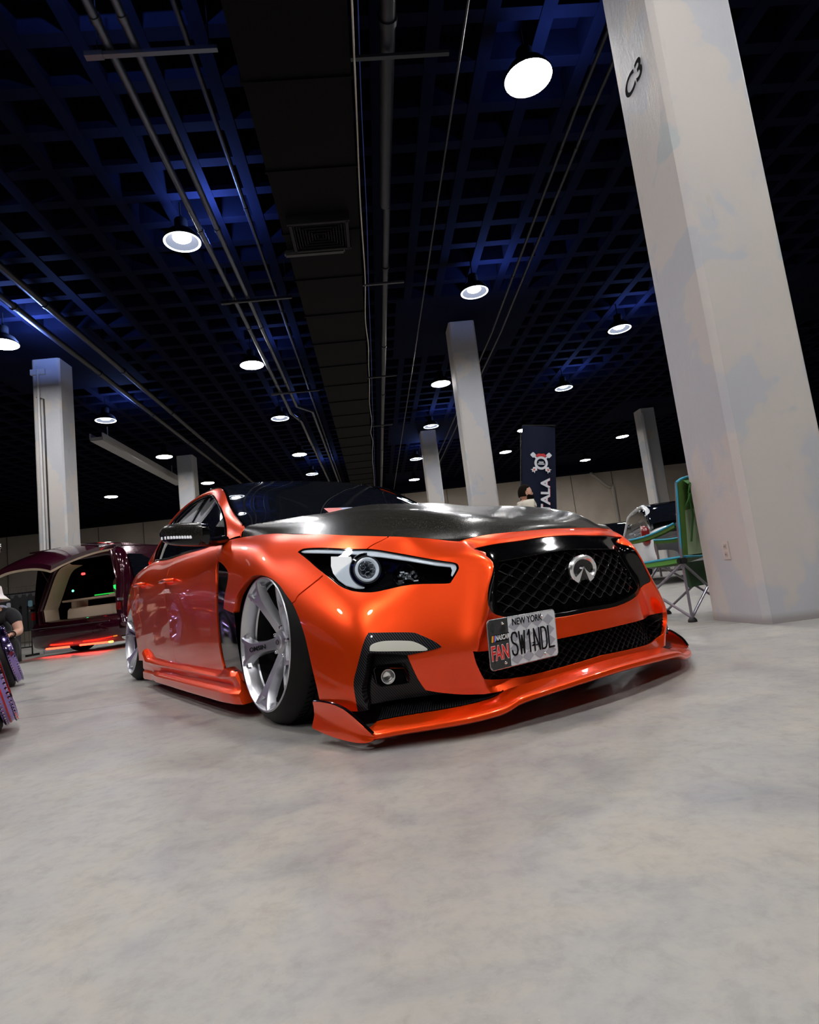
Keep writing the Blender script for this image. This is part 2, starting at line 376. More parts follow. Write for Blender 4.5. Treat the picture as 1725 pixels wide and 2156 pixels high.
# hanging cables beside the duct
def cable(P, r, m, label, nm='hanging_cable'):
    mb = MB(); u = np.linspace(0,len(P)-1,len(P)*8); Q = spw(len(P),u)@np.array(P,float); mb.tube(Q, r, 6); o = mb.build(nm, m); return tag(o, label, 'cable')
rnd = random.Random(3)
cable([(.305+rnd.uniform(-.03,.03),y,5.34+rnd.uniform(-.05,.03)) for y in np.arange(-3,31,1.1)], .009, mat('white_cable',(.45,.42,.37),.5), 'slack white cable running along the right edge of the duct')
cable([(.375+rnd.uniform(-.012,.012),y,5.40+rnd.uniform(-.02,.02)) for y in np.arange(-3,31,1.7)], .006, mat('blue_cable',(.02,.05,.32),.5), 'thin blue cable running along the right edge of the duct')
for k,(y,xe) in enumerate([(4.9,1.2),(9.0,.95),(13.2,.95),(17.3,.95)]):
    o = MB().box(((.28+xe)/2,y,5.33),(xe-.28,.04,.03)).build('pipe_bracket', dkp, flat=True)
    tag(o, ['nearest','second nearest','third nearest','farthest'][k]+' dark bracket under the thick pipe right of the duct', 'bracket', 'brackets right of the duct')
# long light cable tray, left
o = MB().box((-7.45,20.3,5.62),(.34,7.1,.10)).box((-7.62,20.3,5.70),(.03,7.1,.18)).box((-7.28,20.3,5.70),(.03,7.1,.18)).box((-7.45,17.5,5.91),(.02,.02,.56)).box((-7.45,23,5.91),(.02,.02,.56)).build('cable_tray', mat('tray_light_grey',(.42,.41,.41),.5), flat=True); tag(o,'long light grey cable tray sloping into view above the dark red vehicle','cable tray')
# wall pipe on the right
cable([(12.75,32.7,5.9),(12.75,32.7,5.6),(13.0,32.7,5.4),(13.7,32.7,4.75),(13.85,32.7,4.5),(13.85,32.7,1.0)], .09, mat('wall_pipe_beige',(.42,.38,.33),.5), 'bent beige pipe running down the back wall', 'wall_pipe')['category'] = 'pipe'
# lamps
lamp_alu = mat('lamp_reflector_metal', (.35,.36,.38), .3, .6); lamp_can = mat('lamp_housing', (.002,.002,.003), .7, spec=.1)
LE = 150.0
lens_on = mat('lamp_lens_lit', (.9,.93,.95), .4, emit=(1.0,.98,.965), es=LE)
core_on = mat('lamp_core_lit', (.9,.93,.95), .4, emit=(.97,.98,1.0), es=LE*2.1)
bowl_on = mat('lamp_bowl_glow', (.0015,.0015,.002), .8, spec=.02, emit=(.62,.74,1.0), es=.30)
warm_on = mat('lamp_lens_warm', (.9,.8,.6), .4, emit=(1.0,.80,.50), es=LE*.8)
LL = {0:'largest round ceiling lamp, blown-out white disc left of the C3 column',1:'round lamp with a glowing bowl hanging left of the silver pipes',2:'round lamp with bright core just above the tall mid-hall column',
 3:'round lamp left of the C3 column, upper of those with bright cores there',4:'flat white disc lamp touching the silver pipes halfway down the hall',5:'lamp half hidden by the left edge of the tall mid-hall column',6:'round lamp right of the column behind the dark red vehicle',
 7:'round lamp between the mid-hall column and the C3 column, second row back',8:'lamp with a dark notch in its glowing bowl, below the silver pipes',9:'lamp directly above the slim far column',10:'white disc lamp above the hanging navy banner',
 11:'white disc lamp left of the far column with a conduit',12:'white disc lamp left of the column behind the orange car roof',13:'warm orange-tinted lamp above the orange car roof',14:'white disc lamp at the left edge of the navy banner',
 15:'small lamp just below the warm orange-tinted lamp',16:'small lamp touching the left side of the slim far column',17:'low white disc lamp left of the slim far column base',18:'low white disc lamp over the beige back wall',
 19:'lamp right of the column behind the orange car roof',20:'lowest lamp at left, over the dark red vehicle'}
def make_lamp(x, y, kind, label, grp):
    root = empty('ceiling_lamp', (x,y,5.6)); tag(root, label, 'ceiling lamp', grp)
    MB().lathe([(.250,0),(.258,.004),(.256,.016),(.235,.06),(.19,.13),(.13,.17),(.0001,.17)], 36).build('lamp_shade', lamp_can, root)
    MB().lathe([(.0001,.34),(.08,.34),(.09,.32),(.09,.165),(.0001,.165)], 24).build('ballast_housing', lamp_can, root)
    MB().tube([(0,0,.34),(0,0,.60)],.012,8).build('hanger', lamp_can, root)
    if kind == 0: MB().lathe([(.0001,.002),(.246,.002),(.248,.005),(.0001,.006)], 36).build('lens', lens_on, root)
    elif kind == 2: MB().lathe([(.0001,.002),(.246,.002),(.248,.005),(.0001,.006)], 36).build('lens', warm_on, root)
    else:
        MB().lathe([(.249,.002),(.225,.045),(.18,.10),(.12,.13),(.0001,.135)], 36).build('bowl', bowl_on, root)
        MB().lathe([(.0001,.030),(.10,.034),(.122,.05),(.122,.09),(.0001,.12)], 28).build('bulb', core_on, root)
        MB().lathe([(.222,.004),(.236,-.004),(.251,-.002),(.252,.006),(.24,.010),(.222,.004)], 36).build('rim_glow', mat_rim, root)
mat_rim = mat('lamp_rim_glow', (.7,.72,.75), .2, emit=(.85,.95,1.0), es=3.0)
for k,(x,y,kind) in enumerate(LAMPS):
    if k in LL: make_lamp(x,y,kind,LL[k],'round high-bay lamps down the hall')
    else: make_lamp(x,y,kind,'round lamp overhead, outside the edge of the photo','lamps overhead outside the view')
# added blue lights beside some lamps, imitating a bluish flare on the ceiling
for k,(x,y,kind) in enumerate(LAMPS):
    if kind == 1 or k in (0,4,22,21,26):
        l = bpy.data.lights.new('added_blue_uplight','AREA'); l.shape = 'DISK'; l.size = .3; l.energy = {22:420,0:18,1:120,21:150,26:200}.get(k,30); l.color = (.22,.36,1.0)
        o = bpy.data.objects.new('added_blue_uplight', l); o.location = (x,y,5.62); o.location.x += .40; o.rotation_euler = (R(180),0,0); link(o)
# ------------------------------------------------------------------ the orange car
# car coordinates: x forwards, y to its left, z up, origin on the floor between the front wheels
CAR = empty('car', (0.2758, 2.8304, 0), -1.01927)
tag(CAR, 'low orange four-door sports sedan with black hood and silver wheels, parked front left', 'car')
NET = np.array([[[0.9,0.0,0.105],[0.886,0.0,0.16],[0.874,0.0,0.24],[0.868,0.0,0.33],[0.855,0.0,0.42],[0.83,0.0,0.5],[0.79,0.0,0.56],[0.768,0.0,0.59],[0.742,0.0,0.612]],[[0.886,-0.2,0.105],[0.872,-0.2,0.16],[0.862,-0.2,0.24],[0.857,-0.2,0.33],[0.845,-0.2,0.42],[0.82,-0.2,0.5],[0.78,-0.2,0.56],[0.757,-0.19,0.59],[0.732,-0.19,0.61]],[[0.862,-0.34,0.105],[0.846,-0.345,0.16],[0.832,-0.36,0.24],[0.8353,-0.3326,0.3298],[0.8253,-0.314,0.4198],[0.7991,-0.3018,0.5002],[0.7669,-0.3056,0.5603],[0.748,-0.31,0.588],[0.722,-0.31,0.606]],[[0.838,-0.43,0.105],[0.806,-0.45,0.16],[0.7877,-0.468,0.2396],[0.8128,-0.4169,0.3292],[0.8033,-0.3795,0.4194],[0.7877,-0.357,0.5008],[0.7577,-0.3799,0.5561],[0.7298,-0.3872,0.5842],[0.716,-0.405,0.595]],[[0.822,-0.485,0.105],[0.8239,-0.4966,0.1592],[0.8353,-0.5027,0.2396],[0.8392,-0.4655,0.329],[0.8353,-0.4208,0.4193],[0.8263,-0.387,0.498],[0.7697,-0.4123,0.5523],[0.7272,-0.4149,0.5835],[0.6977,-0.4231,0.5937]],[[0.7845,-0.5456,0.1037],[0.7914,-0.5506,0.1589],[0.8008,-0.5567,0.2394],[0.7952,-0.5315,0.3285],[0.7816,-0.4983,0.4193],[0.7665,-0.4704,0.4976],[0.7308,-0.4816,0.5452],[0.6851,-0.4702,0.5858],[0.6569,-0.4695,0.6077]],[[0.7292,-0.6368,0.1006],[0.734,-0.6438,0.1569],[0.7418,-0.6478,0.2385],[0.7295,-0.6305,0.3283],[0.7032,-0.6117,0.4197],[0.665,-0.595,0.5],[0.622,-0.575,0.555],[0.59,-0.56,0.605],[0.568,-0.555,0.633]],[[0.6654,-0.738,0.1006],[0.6703,-0.7467,0.1675],[0.6764,-0.7473,0.2389],[0.6581,-0.7347,0.3286],[0.615,-0.72,0.42],[0.545,-0.695,0.5],[0.475,-0.665,0.57],[0.425,-0.64,0.63],[0.395,-0.625,0.664]],[[0.6107,-0.823,0.103],[0.61,-0.825,0.17],[0.6,-0.82,0.24],[0.575,-0.81,0.33],[0.51,-0.795,0.42],[0.415,-0.775,0.51],[0.315,-0.745,0.6],[0.235,-0.705,0.665],[0.185,-0.672,0.701]],[[0.42,-0.868,0.105],[0.415,-0.87,0.17],[0.4,-0.87,0.24],[0.37,-0.867,0.33],[0.31,-0.86,0.42],[0.22,-0.845,0.51],[0.11,-0.815,0.615],[0.03,-0.765,0.69],[-0.02,-0.705,0.732]],[[0.13,-0.885,0.11],[0.13,-0.89,0.17],[0.12,-0.892,0.24],[0.1,-0.892,0.33],[0.06,-0.89,0.42],[0.0,-0.88,0.53],[-0.06,-0.85,0.64],[-0.12,-0.795,0.715],[-0.16,-0.725,0.755]],[[-0.25,-0.88,0.13],[-0.25,-0.888,0.19],[-0.26,-0.893,0.26],[-0.27,-0.896,0.35],[-0.28,-0.894,0.44],[-0.3,-0.884,0.55],[-0.33,-0.86,0.66],[-0.37,-0.815,0.735],[-0.4,-0.75,0.778]],[[-0.56,-0.868,0.165],[-0.56,-0.872,0.22],[-0.56,-0.876,0.29],[-0.56,-0.882,0.38],[-0.56,-0.888,0.48],[-0.57,-0.884,0.58],[-0.58,-0.868,0.67],[-0.59,-0.835,0.74],[-0.6,-0.79,0.785]],[[-0.95,-0.868,0.165],[-0.95,-0.872,0.22],[-0.95,-0.878,0.29],[-0.95,-0.888,0.39],[-0.95,-0.9,0.49],[-0.95,-0.9,0.59],[-0.95,-0.882,0.68],[-0.95,-0.85,0.745],[-0.95,-0.806,0.79]],[[-1.4,-0.868,0.165],[-1.4,-0.874,0.22],[-1.4,-0.882,0.3],[-1.4,-0.893,0.4],[-1.4,-0.905,0.5],[-1.4,-0.906,0.6],[-1.4,-0.886,0.69],[-1.4,-0.85,0.76],[-1.4,-0.802,0.808]],[[-1.9,-0.868,0.165],[-1.9,-0.875,0.22],[-1.9,-0.884,0.31],[-1.9,-0.893,0.41],[-1.9,-0.9,0.51],[-1.9,-0.9,0.61],[-1.9,-0.88,0.7],[-1.9,-0.838,0.775],[-1.9,-0.78,0.828]],[[-2.35,-0.868,0.165],[-2.35,-0.874,0.22],[-2.35,-0.884,0.31],[-2.35,-0.892,0.42],[-2.35,-0.896,0.52],[-2.35,-0.893,0.63],[-2.35,-0.868,0.74],[-2.35,-0.812,0.82],[-2.35,-0.745,0.865]],[[-2.85,-0.862,0.165],[-2.85,-0.868,0.22],[-2.85,-0.872,0.31],[-2.85,-0.876,0.42],[-2.85,-0.876,0.53],[-2.85,-0.862,0.65],[-2.85,-0.822,0.77],[-2.85,-0.745,0.855],[-2.85,-0.66,0.89]],[[-3.35,-0.775,0.2],[-3.35,-0.78,0.26],[-3.35,-0.785,0.35],[-3.35,-0.787,0.45],[-3.35,-0.785,0.55],[-3.35,-0.77,0.67],[-3.35,-0.73,0.79],[-3.35,-0.665,0.87],[-3.35,-0.57,0.905]],[[-3.75,-0.62,0.22],[-3.77,-0.63,0.28],[-3.79,-0.635,0.37],[-3.8,-0.64,0.47],[-3.8,-0.64,0.57],[-3.78,-0.63,0.69],[-3.75,-0.6,0.8],[-3.7,-0.54,0.88],[-3.64,-0.45,0.92]],[[-3.88,-0.4,0.22],[-3.9,-0.4,0.28],[-3.92,-0.4,0.37],[-3.93,-0.4,0.47],[-3.93,-0.4,0.57],[-3.91,-0.4,0.69],[-3.88,-0.38,0.83],[-3.83,-0.35,0.92],[-3.75,-0.3,0.96]],[[-3.92,0.0,0.22],[-3.94,0.0,0.28],[-3.96,0.0,0.37],[-3.97,0.0,0.47],[-3.97,0.0,0.57],[-3.95,0.0,0.69],[-3.92,0.0,0.83],[-3.87,0.0,0.925],[-3.79,0.0,0.965]]])
TR = {"hl":[[8.55,6.4],[8.519,6.445],[8.489,6.493],[8.456,6.536],[8.416,6.569],[8.377,6.587],[8.338,6.594],[8.281,6.596],[8.187,6.6],[8.038,6.604],[7.849,6.606],[7.647,6.609],[7.458,6.616],[7.287,6.636],[7.119,6.666],[6.957,6.686],[6.805,6.679],[6.665,6.636],[6.536,6.569],[6.41,6.487],[6.278,6.401],[6.134,6.308],[5.983,6.204],[5.837,6.098],[5.704,5.997],[5.586,5.9],[5.479,5.803],[5.382,5.712],[5.298,5.63],[5.223,5.562],[5.16,5.504],[5.109,5.449],[5.072,5.389],[5.051,5.32],[5.046,5.246],[5.05,5.173],[5.056,5.104],[5.064,5.042],[5.076,4.986],[5.094,4.928],[5.115,4.859],[5.144,4.771],[5.179,4.67],[5.214,4.573],[5.244,4.499],[5.261,4.454],[5.27,4.427],[5.285,4.413],[5.32,4.406],[5.382,4.409],[5.463,4.421],[5.552,4.439],[5.642,4.456],[5.732,4.472],[5.828,4.49],[5.922,4.507],[6.01,4.518],[6.088,4.524],[6.162,4.525],[6.232,4.523],[6.303,4.519],[6.372,4.511],[6.439,4.5],[6.508,4.488],[6.585,4.475],[6.673,4.461],[6.769,4.444],[6.866,4.43],[6.958,4.424],[7.042,4.426],[7.124,4.434],[7.203,4.447],[7.279,4.463],[7.352,4.481],[7.423,4.503],[7.491,4.53],[7.557,4.565],[7.621,4.607],[7.683,4.656],[7.741,4.713],[7.794,4.776],[7.839,4.847],[7.877,4.926],[7.913,5.011],[7.955,5.102],[8.003,5.2],[8.055,5.305],[8.107,5.414],[8.158,5.524],[8.205,5.635],[8.251,5.749],[8.296,5.863],[8.344,5.974],[8.394,6.082],[8.446,6.188],[8.498,6.294]],"grille":[[-0.383,6.754],[-0.246,6.739],[-0.05,6.719],[0.173,6.689],[0.392,6.647],[0.562,6.587],[0.714,6.512],[0.921,6.433],[1.258,6.36],[1.775,6.296],[2.423,6.234],[3.124,6.175],[3.798,6.114],[3.489,6.005],[3.147,5.898],[2.872,5.787],[2.764,5.67],[2.908,5.549],[3.231,5.424],[3.597,5.289],[3.868,5.137],[4.017,4.962],[4.112,4.769],[4.167,4.566],[4.193,4.36],[4.191,4.137],[4.156,3.899],[4.087,3.677],[3.984,3.505],[3.83,3.403],[3.63,3.348],[3.419,3.313],[3.227,3.27],[3.063,3.21],[2.909,3.151],[2.762,3.094],[2.618,3.042],[2.497,3.002],[2.393,2.97],[2.268,2.937],[2.084,2.894],[1.814,2.83],[1.484,2.752],[1.135,2.68],[0.808,2.632],[0.486,2.619],[0.156,2.629],[-0.134,2.647],[-0.336,2.659]],"grille_in":[[-1.4,5.546],[-1.257,5.543],[-1.053,5.538],[-0.812,5.528],[-0.557,5.507],[-0.272,5.469],[0.047,5.419],[0.364,5.367],[0.641,5.323],[0.859,5.288],[1.042,5.259],[1.215,5.234],[1.406,5.21],[1.621,5.189],[1.846,5.172],[2.076,5.155],[2.303,5.138],[2.362,4.995],[2.422,4.855],[2.48,4.708],[2.533,4.547],[2.585,4.356],[2.635,4.145],[2.676,3.937],[2.703,3.757],[2.713,3.607],[2.71,3.476],[2.695,3.366],[2.666,3.277],[2.628,3.217],[2.578,3.184],[2.511,3.162],[2.421,3.136],[2.312,3.106],[2.185,3.079],[2.032,3.05],[1.846,3.012],[1.618,2.956],[1.352,2.887],[1.069,2.824],[0.787,2.784],[0.479,2.778],[0.147,2.794],[-0.152,2.817],[-0.36,2.832]],"intake":[[-0.221,1.878],[-0.032,1.875],[0.235,1.871],[0.557,1.867],[0.907,1.865],[1.292,1.86],[1.722,1.854],[2.174,1.853],[2.627,1.864],[3.08,1.892],[3.542,1.931],[4.008,1.975],[4.473,2.017],[4.433,1.896],[4.398,1.779],[4.353,1.656],[4.281,1.519],[4.172,1.363],[4.035,1.192],[3.889,1.016],[3.747,0.843],[3.41,0.769],[3.073,0.69],[2.736,0.62],[2.402,0.576],[2.067,0.563],[1.731,0.574],[1.402,0.597],[1.088,0.624],[0.769,0.659],[0.448,0.704],[0.169,0.747],[-0.027,0.778]],"arch":[[10.966,3.996],[10.941,4.106],[10.905,4.264],[10.862,4.436],[10.813,4.584],[10.758,4.702],[10.697,4.806],[10.63,4.903],[10.558,4.997],[10.481,5.093],[10.399,5.187],[10.312,5.27],[10.224,5.335],[10.132,5.377],[10.037,5.401],[9.941,5.413],[9.847,5.416],[9.753,5.412],[9.659,5.397],[9.568,5.373],[9.487,5.34],[9.415,5.299],[9.352,5.249],[9.296,5.19],[9.247,5.119],[9.207,5.035],[9.177,4.939],[9.151,4.837],[9.125,4.734],[9.098,4.633],[9.071,4.531],[9.047,4.424],[9.028,4.31],[9.015,4.187],[9.006,4.058],[9.001,3.922],[8.996,3.778],[8.99,3.63],[8.986,3.475],[8.983,3.311],[8.979,3.131],[8.976,2.934],[8.974,2.723],[8.971,2.499],[8.966,2.266],[8.96,2.016],[8.952,1.752],[8.943,1.485],[8.935,1.225],[8.928,0.955],[8.92,0.675],[8.913,0.428],[8.909,0.255]],"fog":[[8.931,0.21],[8.934,0.189],[8.93,0.159],[8.871,0.125],[8.715,0.085],[8.504,0.041],[8.317,0.009],[8.19,-0.002],[8.087,-0.001],[7.984,0.0],[7.99,0.238],[7.995,0.476],[7.998,0.704],[8.002,0.917],[8.003,1.12],[7.99,1.323],[7.955,1.532],[7.905,1.74],[7.852,1.942],[7.798,2.14],[7.741,2.332],[7.685,2.5],[7.635,2.636],[7.586,2.747],[7.538,2.842],[7.492,2.915],[7.446,2.972],[7.401,3.028],[7.145,3.0],[6.889,2.973],[6.667,2.945],[6.491,2.919],[6.349,2.894],[6.236,2.867],[6.169,2.843],[6.131,2.816],[6.074,2.772],[5.968,2.695],[5.842,2.6],[5.729,2.51],[5.648,2.434],[5.58,2.364],[5.512,2.293],[5.599,2.271],[5.686,2.248],[5.807,2.227],[5.983,2.207],[6.193,2.188],[6.403,2.17],[6.366,2.013],[6.328,1.857],[6.288,1.693],[6.244,1.51],[6.199,1.318],[6.154,1.144],[6.113,1.0],[6.073,0.873],[6.034,0.746],[5.898,0.659],[5.763,0.572],[5.606,0.48],[5.423,0.374],[5.219,0.264],[4.987,0.169],[4.718,0.102],[4.421,0.051],[4.124,0.0]],"bezel_in":[[6.403,2.17],[6.496,2.199],[6.631,2.241],[6.787,2.281],[6.962,2.315],[7.157,2.347],[7.352,2.38],[7.396,2.379],[7.44,2.378],[7.476,2.369],[7.5,2.358],[7.517,2.338],[7.536,2.283],[7.558,2.17],[7.582,2.021],[7.608,1.868],[7.637,1.72],[7.669,1.568],[7.7,1.419],[7.736,1.279],[7.771,1.142],[7.794,0.997],[7.8,0.835],[7.792,0.666],[7.776,0.502],[7.745,0.336],[7.705,0.176],[7.676,0.065]],"signal":[[7.431,2.478],[7.432,2.517],[7.421,2.566],[7.395,2.608],[7.357,2.638],[7.305,2.661],[7.235,2.68],[7.146,2.696],[7.039,2.707],[6.906,2.705],[6.724,2.685],[6.517,2.651],[6.35,2.616],[6.256,2.585],[6.202,2.551],[6.151,2.514],[6.089,2.468],[6.031,2.417],[5.982,2.371],[5.94,2.329],[5.906,2.292],[5.896,2.265],[5.901,2.246],[5.93,2.236],[6.021,2.24],[6.211,2.267],[6.464,2.309],[6.71,2.348],[6.947,2.379],[7.178,2.409],[7.347,2.434],[7.421,2.448],[7.432,2.458]],"vent_front":[[11.88,6.281],[11.641,6.067],[11.402,5.853],[11.229,5.662],[11.156,5.517],[11.149,5.394],[11.168,5.252],[11.208,5.07],[11.273,4.868],[11.334,4.661],[11.379,4.45],[11.42,4.234],[11.461,4.018],[11.277,4.01],[11.094,4.001],[10.966,3.996]],"vent_rear":[[11.88,6.281],[11.86,5.902],[11.833,5.367],[11.823,4.877],[11.843,4.53],[11.879,4.228],[11.916,3.883],[11.953,3.447],[11.991,2.968],[12.014,2.502],[12.013,2.049],[11.998,1.608],[11.981,1.238],[11.964,0.956],[11.945,0.745],[11.932,0.604]],"seam_bf1":[[6.348,7.856],[6.391,7.727],[6.453,7.544],[6.523,7.364],[6.603,7.2],[6.69,7.04],[6.761,6.908],[6.808,6.814],[6.839,6.749],[6.859,6.706]],"seam_bf2":[[8.224,5.129],[8.261,5.1],[8.318,5.055],[8.401,4.988],[8.529,4.885],[8.683,4.76],[8.806,4.649],[8.876,4.561],[8.915,4.486],[8.94,4.435]],"seam_fd":[[11.889,6.312],[11.954,6.475],[12.029,6.68],[12.077,6.873],[12.107,7.02]],"seam_dd":[[14.196,7.96],[14.146,6.977],[14.086,5.534],[14.066,3.99],[14.066,2.506],[14.086,0.1]],"seam_dq":[[16.208,7.679],[16.348,6.276],[16.308,5.373],[16.148,4.712],[15.978,4.09],[15.807,3.008],[15.667,1.885],[15.647,0.08]],"rarch":[[16.428,0.0],[16.398,0.281],[16.378,0.862],[16.368,1.323],[16.358,1.704],[16.358,2.045],[16.368,2.346],[16.388,2.647],[16.408,2.927],[16.438,3.228],[16.478,3.509],[16.518,3.769],[16.558,4.01],[16.608,4.19],[16.668,4.371],[16.728,4.511],[16.788,4.612],[16.848,4.692],[16.918,4.732],[16.989,4.752],[17.059,4.752],[17.119,4.712],[17.189,4.632],[17.259,4.551],[17.319,4.431],[17.379,4.271],[17.439,4.09],[17.489,3.87],[17.539,3.629],[17.579,3.348],[17.609,3.068],[17.639,2.747],[17.669,2.426],[17.679,2.085],[17.689,1.744],[17.689,1.363],[17.679,0.942],[17.669,0.401],[17.639,0.0],[17.609,0.0]]}
PT = {"crescent":[[0.409,-0.7562,0.5953],[0.4109,-0.761,0.5617],[0.4147,-0.7577,0.5371],[0.4216,-0.7451,0.5139],[0.4317,-0.7233,0.492],[0.4438,-0.6933,0.4787],[0.4539,-0.6664,0.4739],[0.4618,-0.6423,0.4797],[0.4647,-0.6298,0.4938],[0.4577,-0.6492,0.4951],[0.4506,-0.6663,0.5045],[0.444,-0.68,0.5207],[0.4387,-0.6881,0.5436],[0.4349,-0.6912,0.5685],[0.433,-0.6906,0.5881]],"ring":[0.4658,-0.6498,0.5366],"ringn":[0.9376,-0.3327,0.1008],"drl":[[0.1627,-0.7613,0.6411],[0.2196,-0.7329,0.6437],[0.3575,-0.6793,0.6213],[0.4645,-0.628,0.6034],[0.5594,-0.5881,0.5773],[0.6526,-0.5418,0.5478],[0.7108,-0.5018,0.5273],[0.7372,-0.4779,0.516],[0.7454,-0.475,0.5027],[0.745,-0.4941,0.4727],[0.7385,-0.4973,0.4817],[0.737,-0.4889,0.4978],[0.7315,-0.4891,0.5088],[0.6982,-0.5224,0.5192],[0.6163,-0.5735,0.5469],[0.5175,-0.6187,0.5739],[0.386,-0.6797,0.6045],[0.3212,-0.712,0.6155],[0.1929,-0.7556,0.6346]],"lowbeam":[[0.5683,-0.6173,0.4886],[0.5671,-0.6032,0.5038],[0.5909,-0.5921,0.4939],[0.6003,-0.5679,0.5097],[0.6252,-0.5524,0.4992],[0.6448,-0.536,0.4915],[0.6498,-0.5456,0.4712],[0.6167,-0.5845,0.4726],[0.5821,-0.6169,0.4759]],"fogc":[0.6322,-0.7226,0.1908],"fogframe":[[0.6171,-0.7582,0.2167],[0.6221,-0.7505,0.2215],[0.6451,-0.7144,0.2171],[0.6695,-0.6766,0.2116],[0.6722,-0.6701,0.1962],[0.6709,-0.6632,0.1652],[0.6598,-0.6794,0.1642],[0.6253,-0.7396,0.1648],[0.6209,-0.7509,0.1743]],"foghousing":None}
TR = {k: np.array(v) for k,v in TR.items()}
W = Surf(NET)
_s = np.linspace(-2.9, W.ns-1, 2400); _P = W.ev(_s, np.full(len(_s), 3.5))
_L = np.concatenate([[0], np.cumsum(np.linalg.norm(np.diff(_P,axis=0),axis=1))]); _L -= np.interp(0,_s,_L)
TY = .085
def toXY(st): st = np.asarray(st,float); return np.stack([np.interp(st[:,0],_s,_L), st[:,1]*TY],1)
def toST(xy): return np.stack([np.interp(xy[:,0],_L,_s), xy[:,1]/TY],1)
def seam_poly(st, w=.0042):
    P = toXY(st); d = np.gradient(P,axis=0); d /= np.linalg.norm(d,axis=1,keepdims=True); n = np.stack([-d[:,1],d[:,0]],1)*w/2
    return toST(np.concatenate([P+n,(P-n)[::-1]]))
def closeT(a, *pts): return np.concatenate([a, np.array(pts,float)]) if pts else np.array(a)
P_hl = TR['hl']; P_gr = closeT(TR['grille'], (-2.8,TR['grille'][-1][1]), (-2.8,TR['grille'][0][1])); P_in = closeT(TR['intake'], (-2.8,TR['intake'][-1][1]), (-2.8,TR['intake'][0][1]))
P_gi = closeT(TR['grille_in'], (-2.8,TR['grille_in'][-1][1]), (-2.8,TR['grille_in'][0][1]))
P_fog = closeT(TR['fog'], (4.12,-1), (6,-1), (7.9,-1), (8.9,-1))
P_arch = closeT(TR['arch'], (8.9,-1), (11.0,-1)); P_rarch = closeT(TR['rarch'], (TR['rarch'][-1][0],-1), (TR['rarch'][0][0],-1))
P_vent = closeT(np.concatenate([TR['vent_rear'][::-1], TR['vent_front']]), (10.9,-1), (11.95,-1))
P_bzi = closeT(TR['bezel_in'])
seams = {'bf1':TR['seam_bf1'],'bf2':TR['seam_bf2'],'fd':np.array([(11.89,6.25)]+TR['seam_fd'].tolist()+[(12.25,7.6),(12.3,8.2)]),
 'dd':np.concatenate([[(14.3,8.2)],TR['seam_dd'],[(14.09,-.2)]]),'dq':np.concatenate([[(16.2,8.2)],TR['seam_dq'],[(15.65,-.2)]])}
seams['bf1'] = np.concatenate([[(6.3,8.2)],seams['bf1'],[(6.9,6.55)]]); seams['bf2'] = np.concatenate([[(8.1,5.25)],seams['bf2'],[(9.1,4.3)]])
S_poly = {k:seam_poly(v) for k,v in seams.items()}
def cdt(curves, s0, s1, t0, t1, hx, hy=None):
    """points grid + curves -> (st verts, tris)"""
    pts = []; edges = []
    A = toXY([(s0,t0),(s1,t1)]); x0,x1 = A[0,0],A[1,0]; y0,y1 = A[0,1],A[1,1]; hy = hy or .011
    def addline(P, close):
        n = len(pts); pts.extend(map(tuple,P)); k = len(P)
        edges.extend((n+i,n+i+1) for i in range(k-1))
        if close: edges.append((n+k-1,n))
    # densify
    def dens(P, close):
        P = np.asarray(P,float); Q = []
        n = len(P)
        for i in range(n if close else n-1):
            a,b = P[i],P[(i+1)%n]; k = max(1,int(np.linalg.norm(b-a)/.011))
            for j in range(k): Q.append(a+(b-a)*j/k)
        if not close: Q.append(P[-1])
        return np.array(Q)
    cp = []
    for c in curves:
        P = dens(toXY(c),True); P = np.round(P,6); addline(P,True); cp.append(P)
    bd = dens(np.array([(x0,y0),(x1,y0),(x1,y1),(x0,y1)]),True); addline(bd,True)
    C_ = np.concatenate(cp+[bd])
    cell = {}
    for q in C_: cell.setdefault((int(q[0]//.012),int(q[1]//.012)),[]).append(q)
    x = x0+hx(x0)*.5; row = 0
    while x < x1:
        h = hx(x); nY = max(2,int((y1-y0)/max(hy,h*.8)))
        for j in range(nY):
            y = y0+(y1-y0)*(j+.5+(.25 if row%2 else -.25))/nY
            ci,cj = int(x//.012),int(y//.012); ok = True
            for a in(-1,0,1):
                for b in(-1,0,1):
                    for q in cell.get((ci+a,cj+b),()):
                        if (q[0]-x)**2+(q[1]-y)**2 < .006**2: ok = False
            if ok: pts.append((x,y))
        x += h; row += 1
    r = delaunay_2d_cdt([Vector(p) for p in pts], edges, [], 0, 1e-6)
    V = np.array([(v.x,v.y) for v in r[0]]); F = np.array([f for f in r[2] if len(f)==3])
    a,b,c = V[F[:,0]],V[F[:,1]],V[F[:,2]]
    ar = np.abs((b-a)[:,0]*(c-a)[:,1]-(b-a)[:,1]*(c-a)[:,0]); F = F[ar>1e-10]
    cen = toST(V[F].mean(1)); ok = (cen[:,0]>s0)&(cen[:,0]<s1)&(cen[:,1]>t0)&(cen[:,1]<t1)
    return toST(V), F[ok], cen[ok]
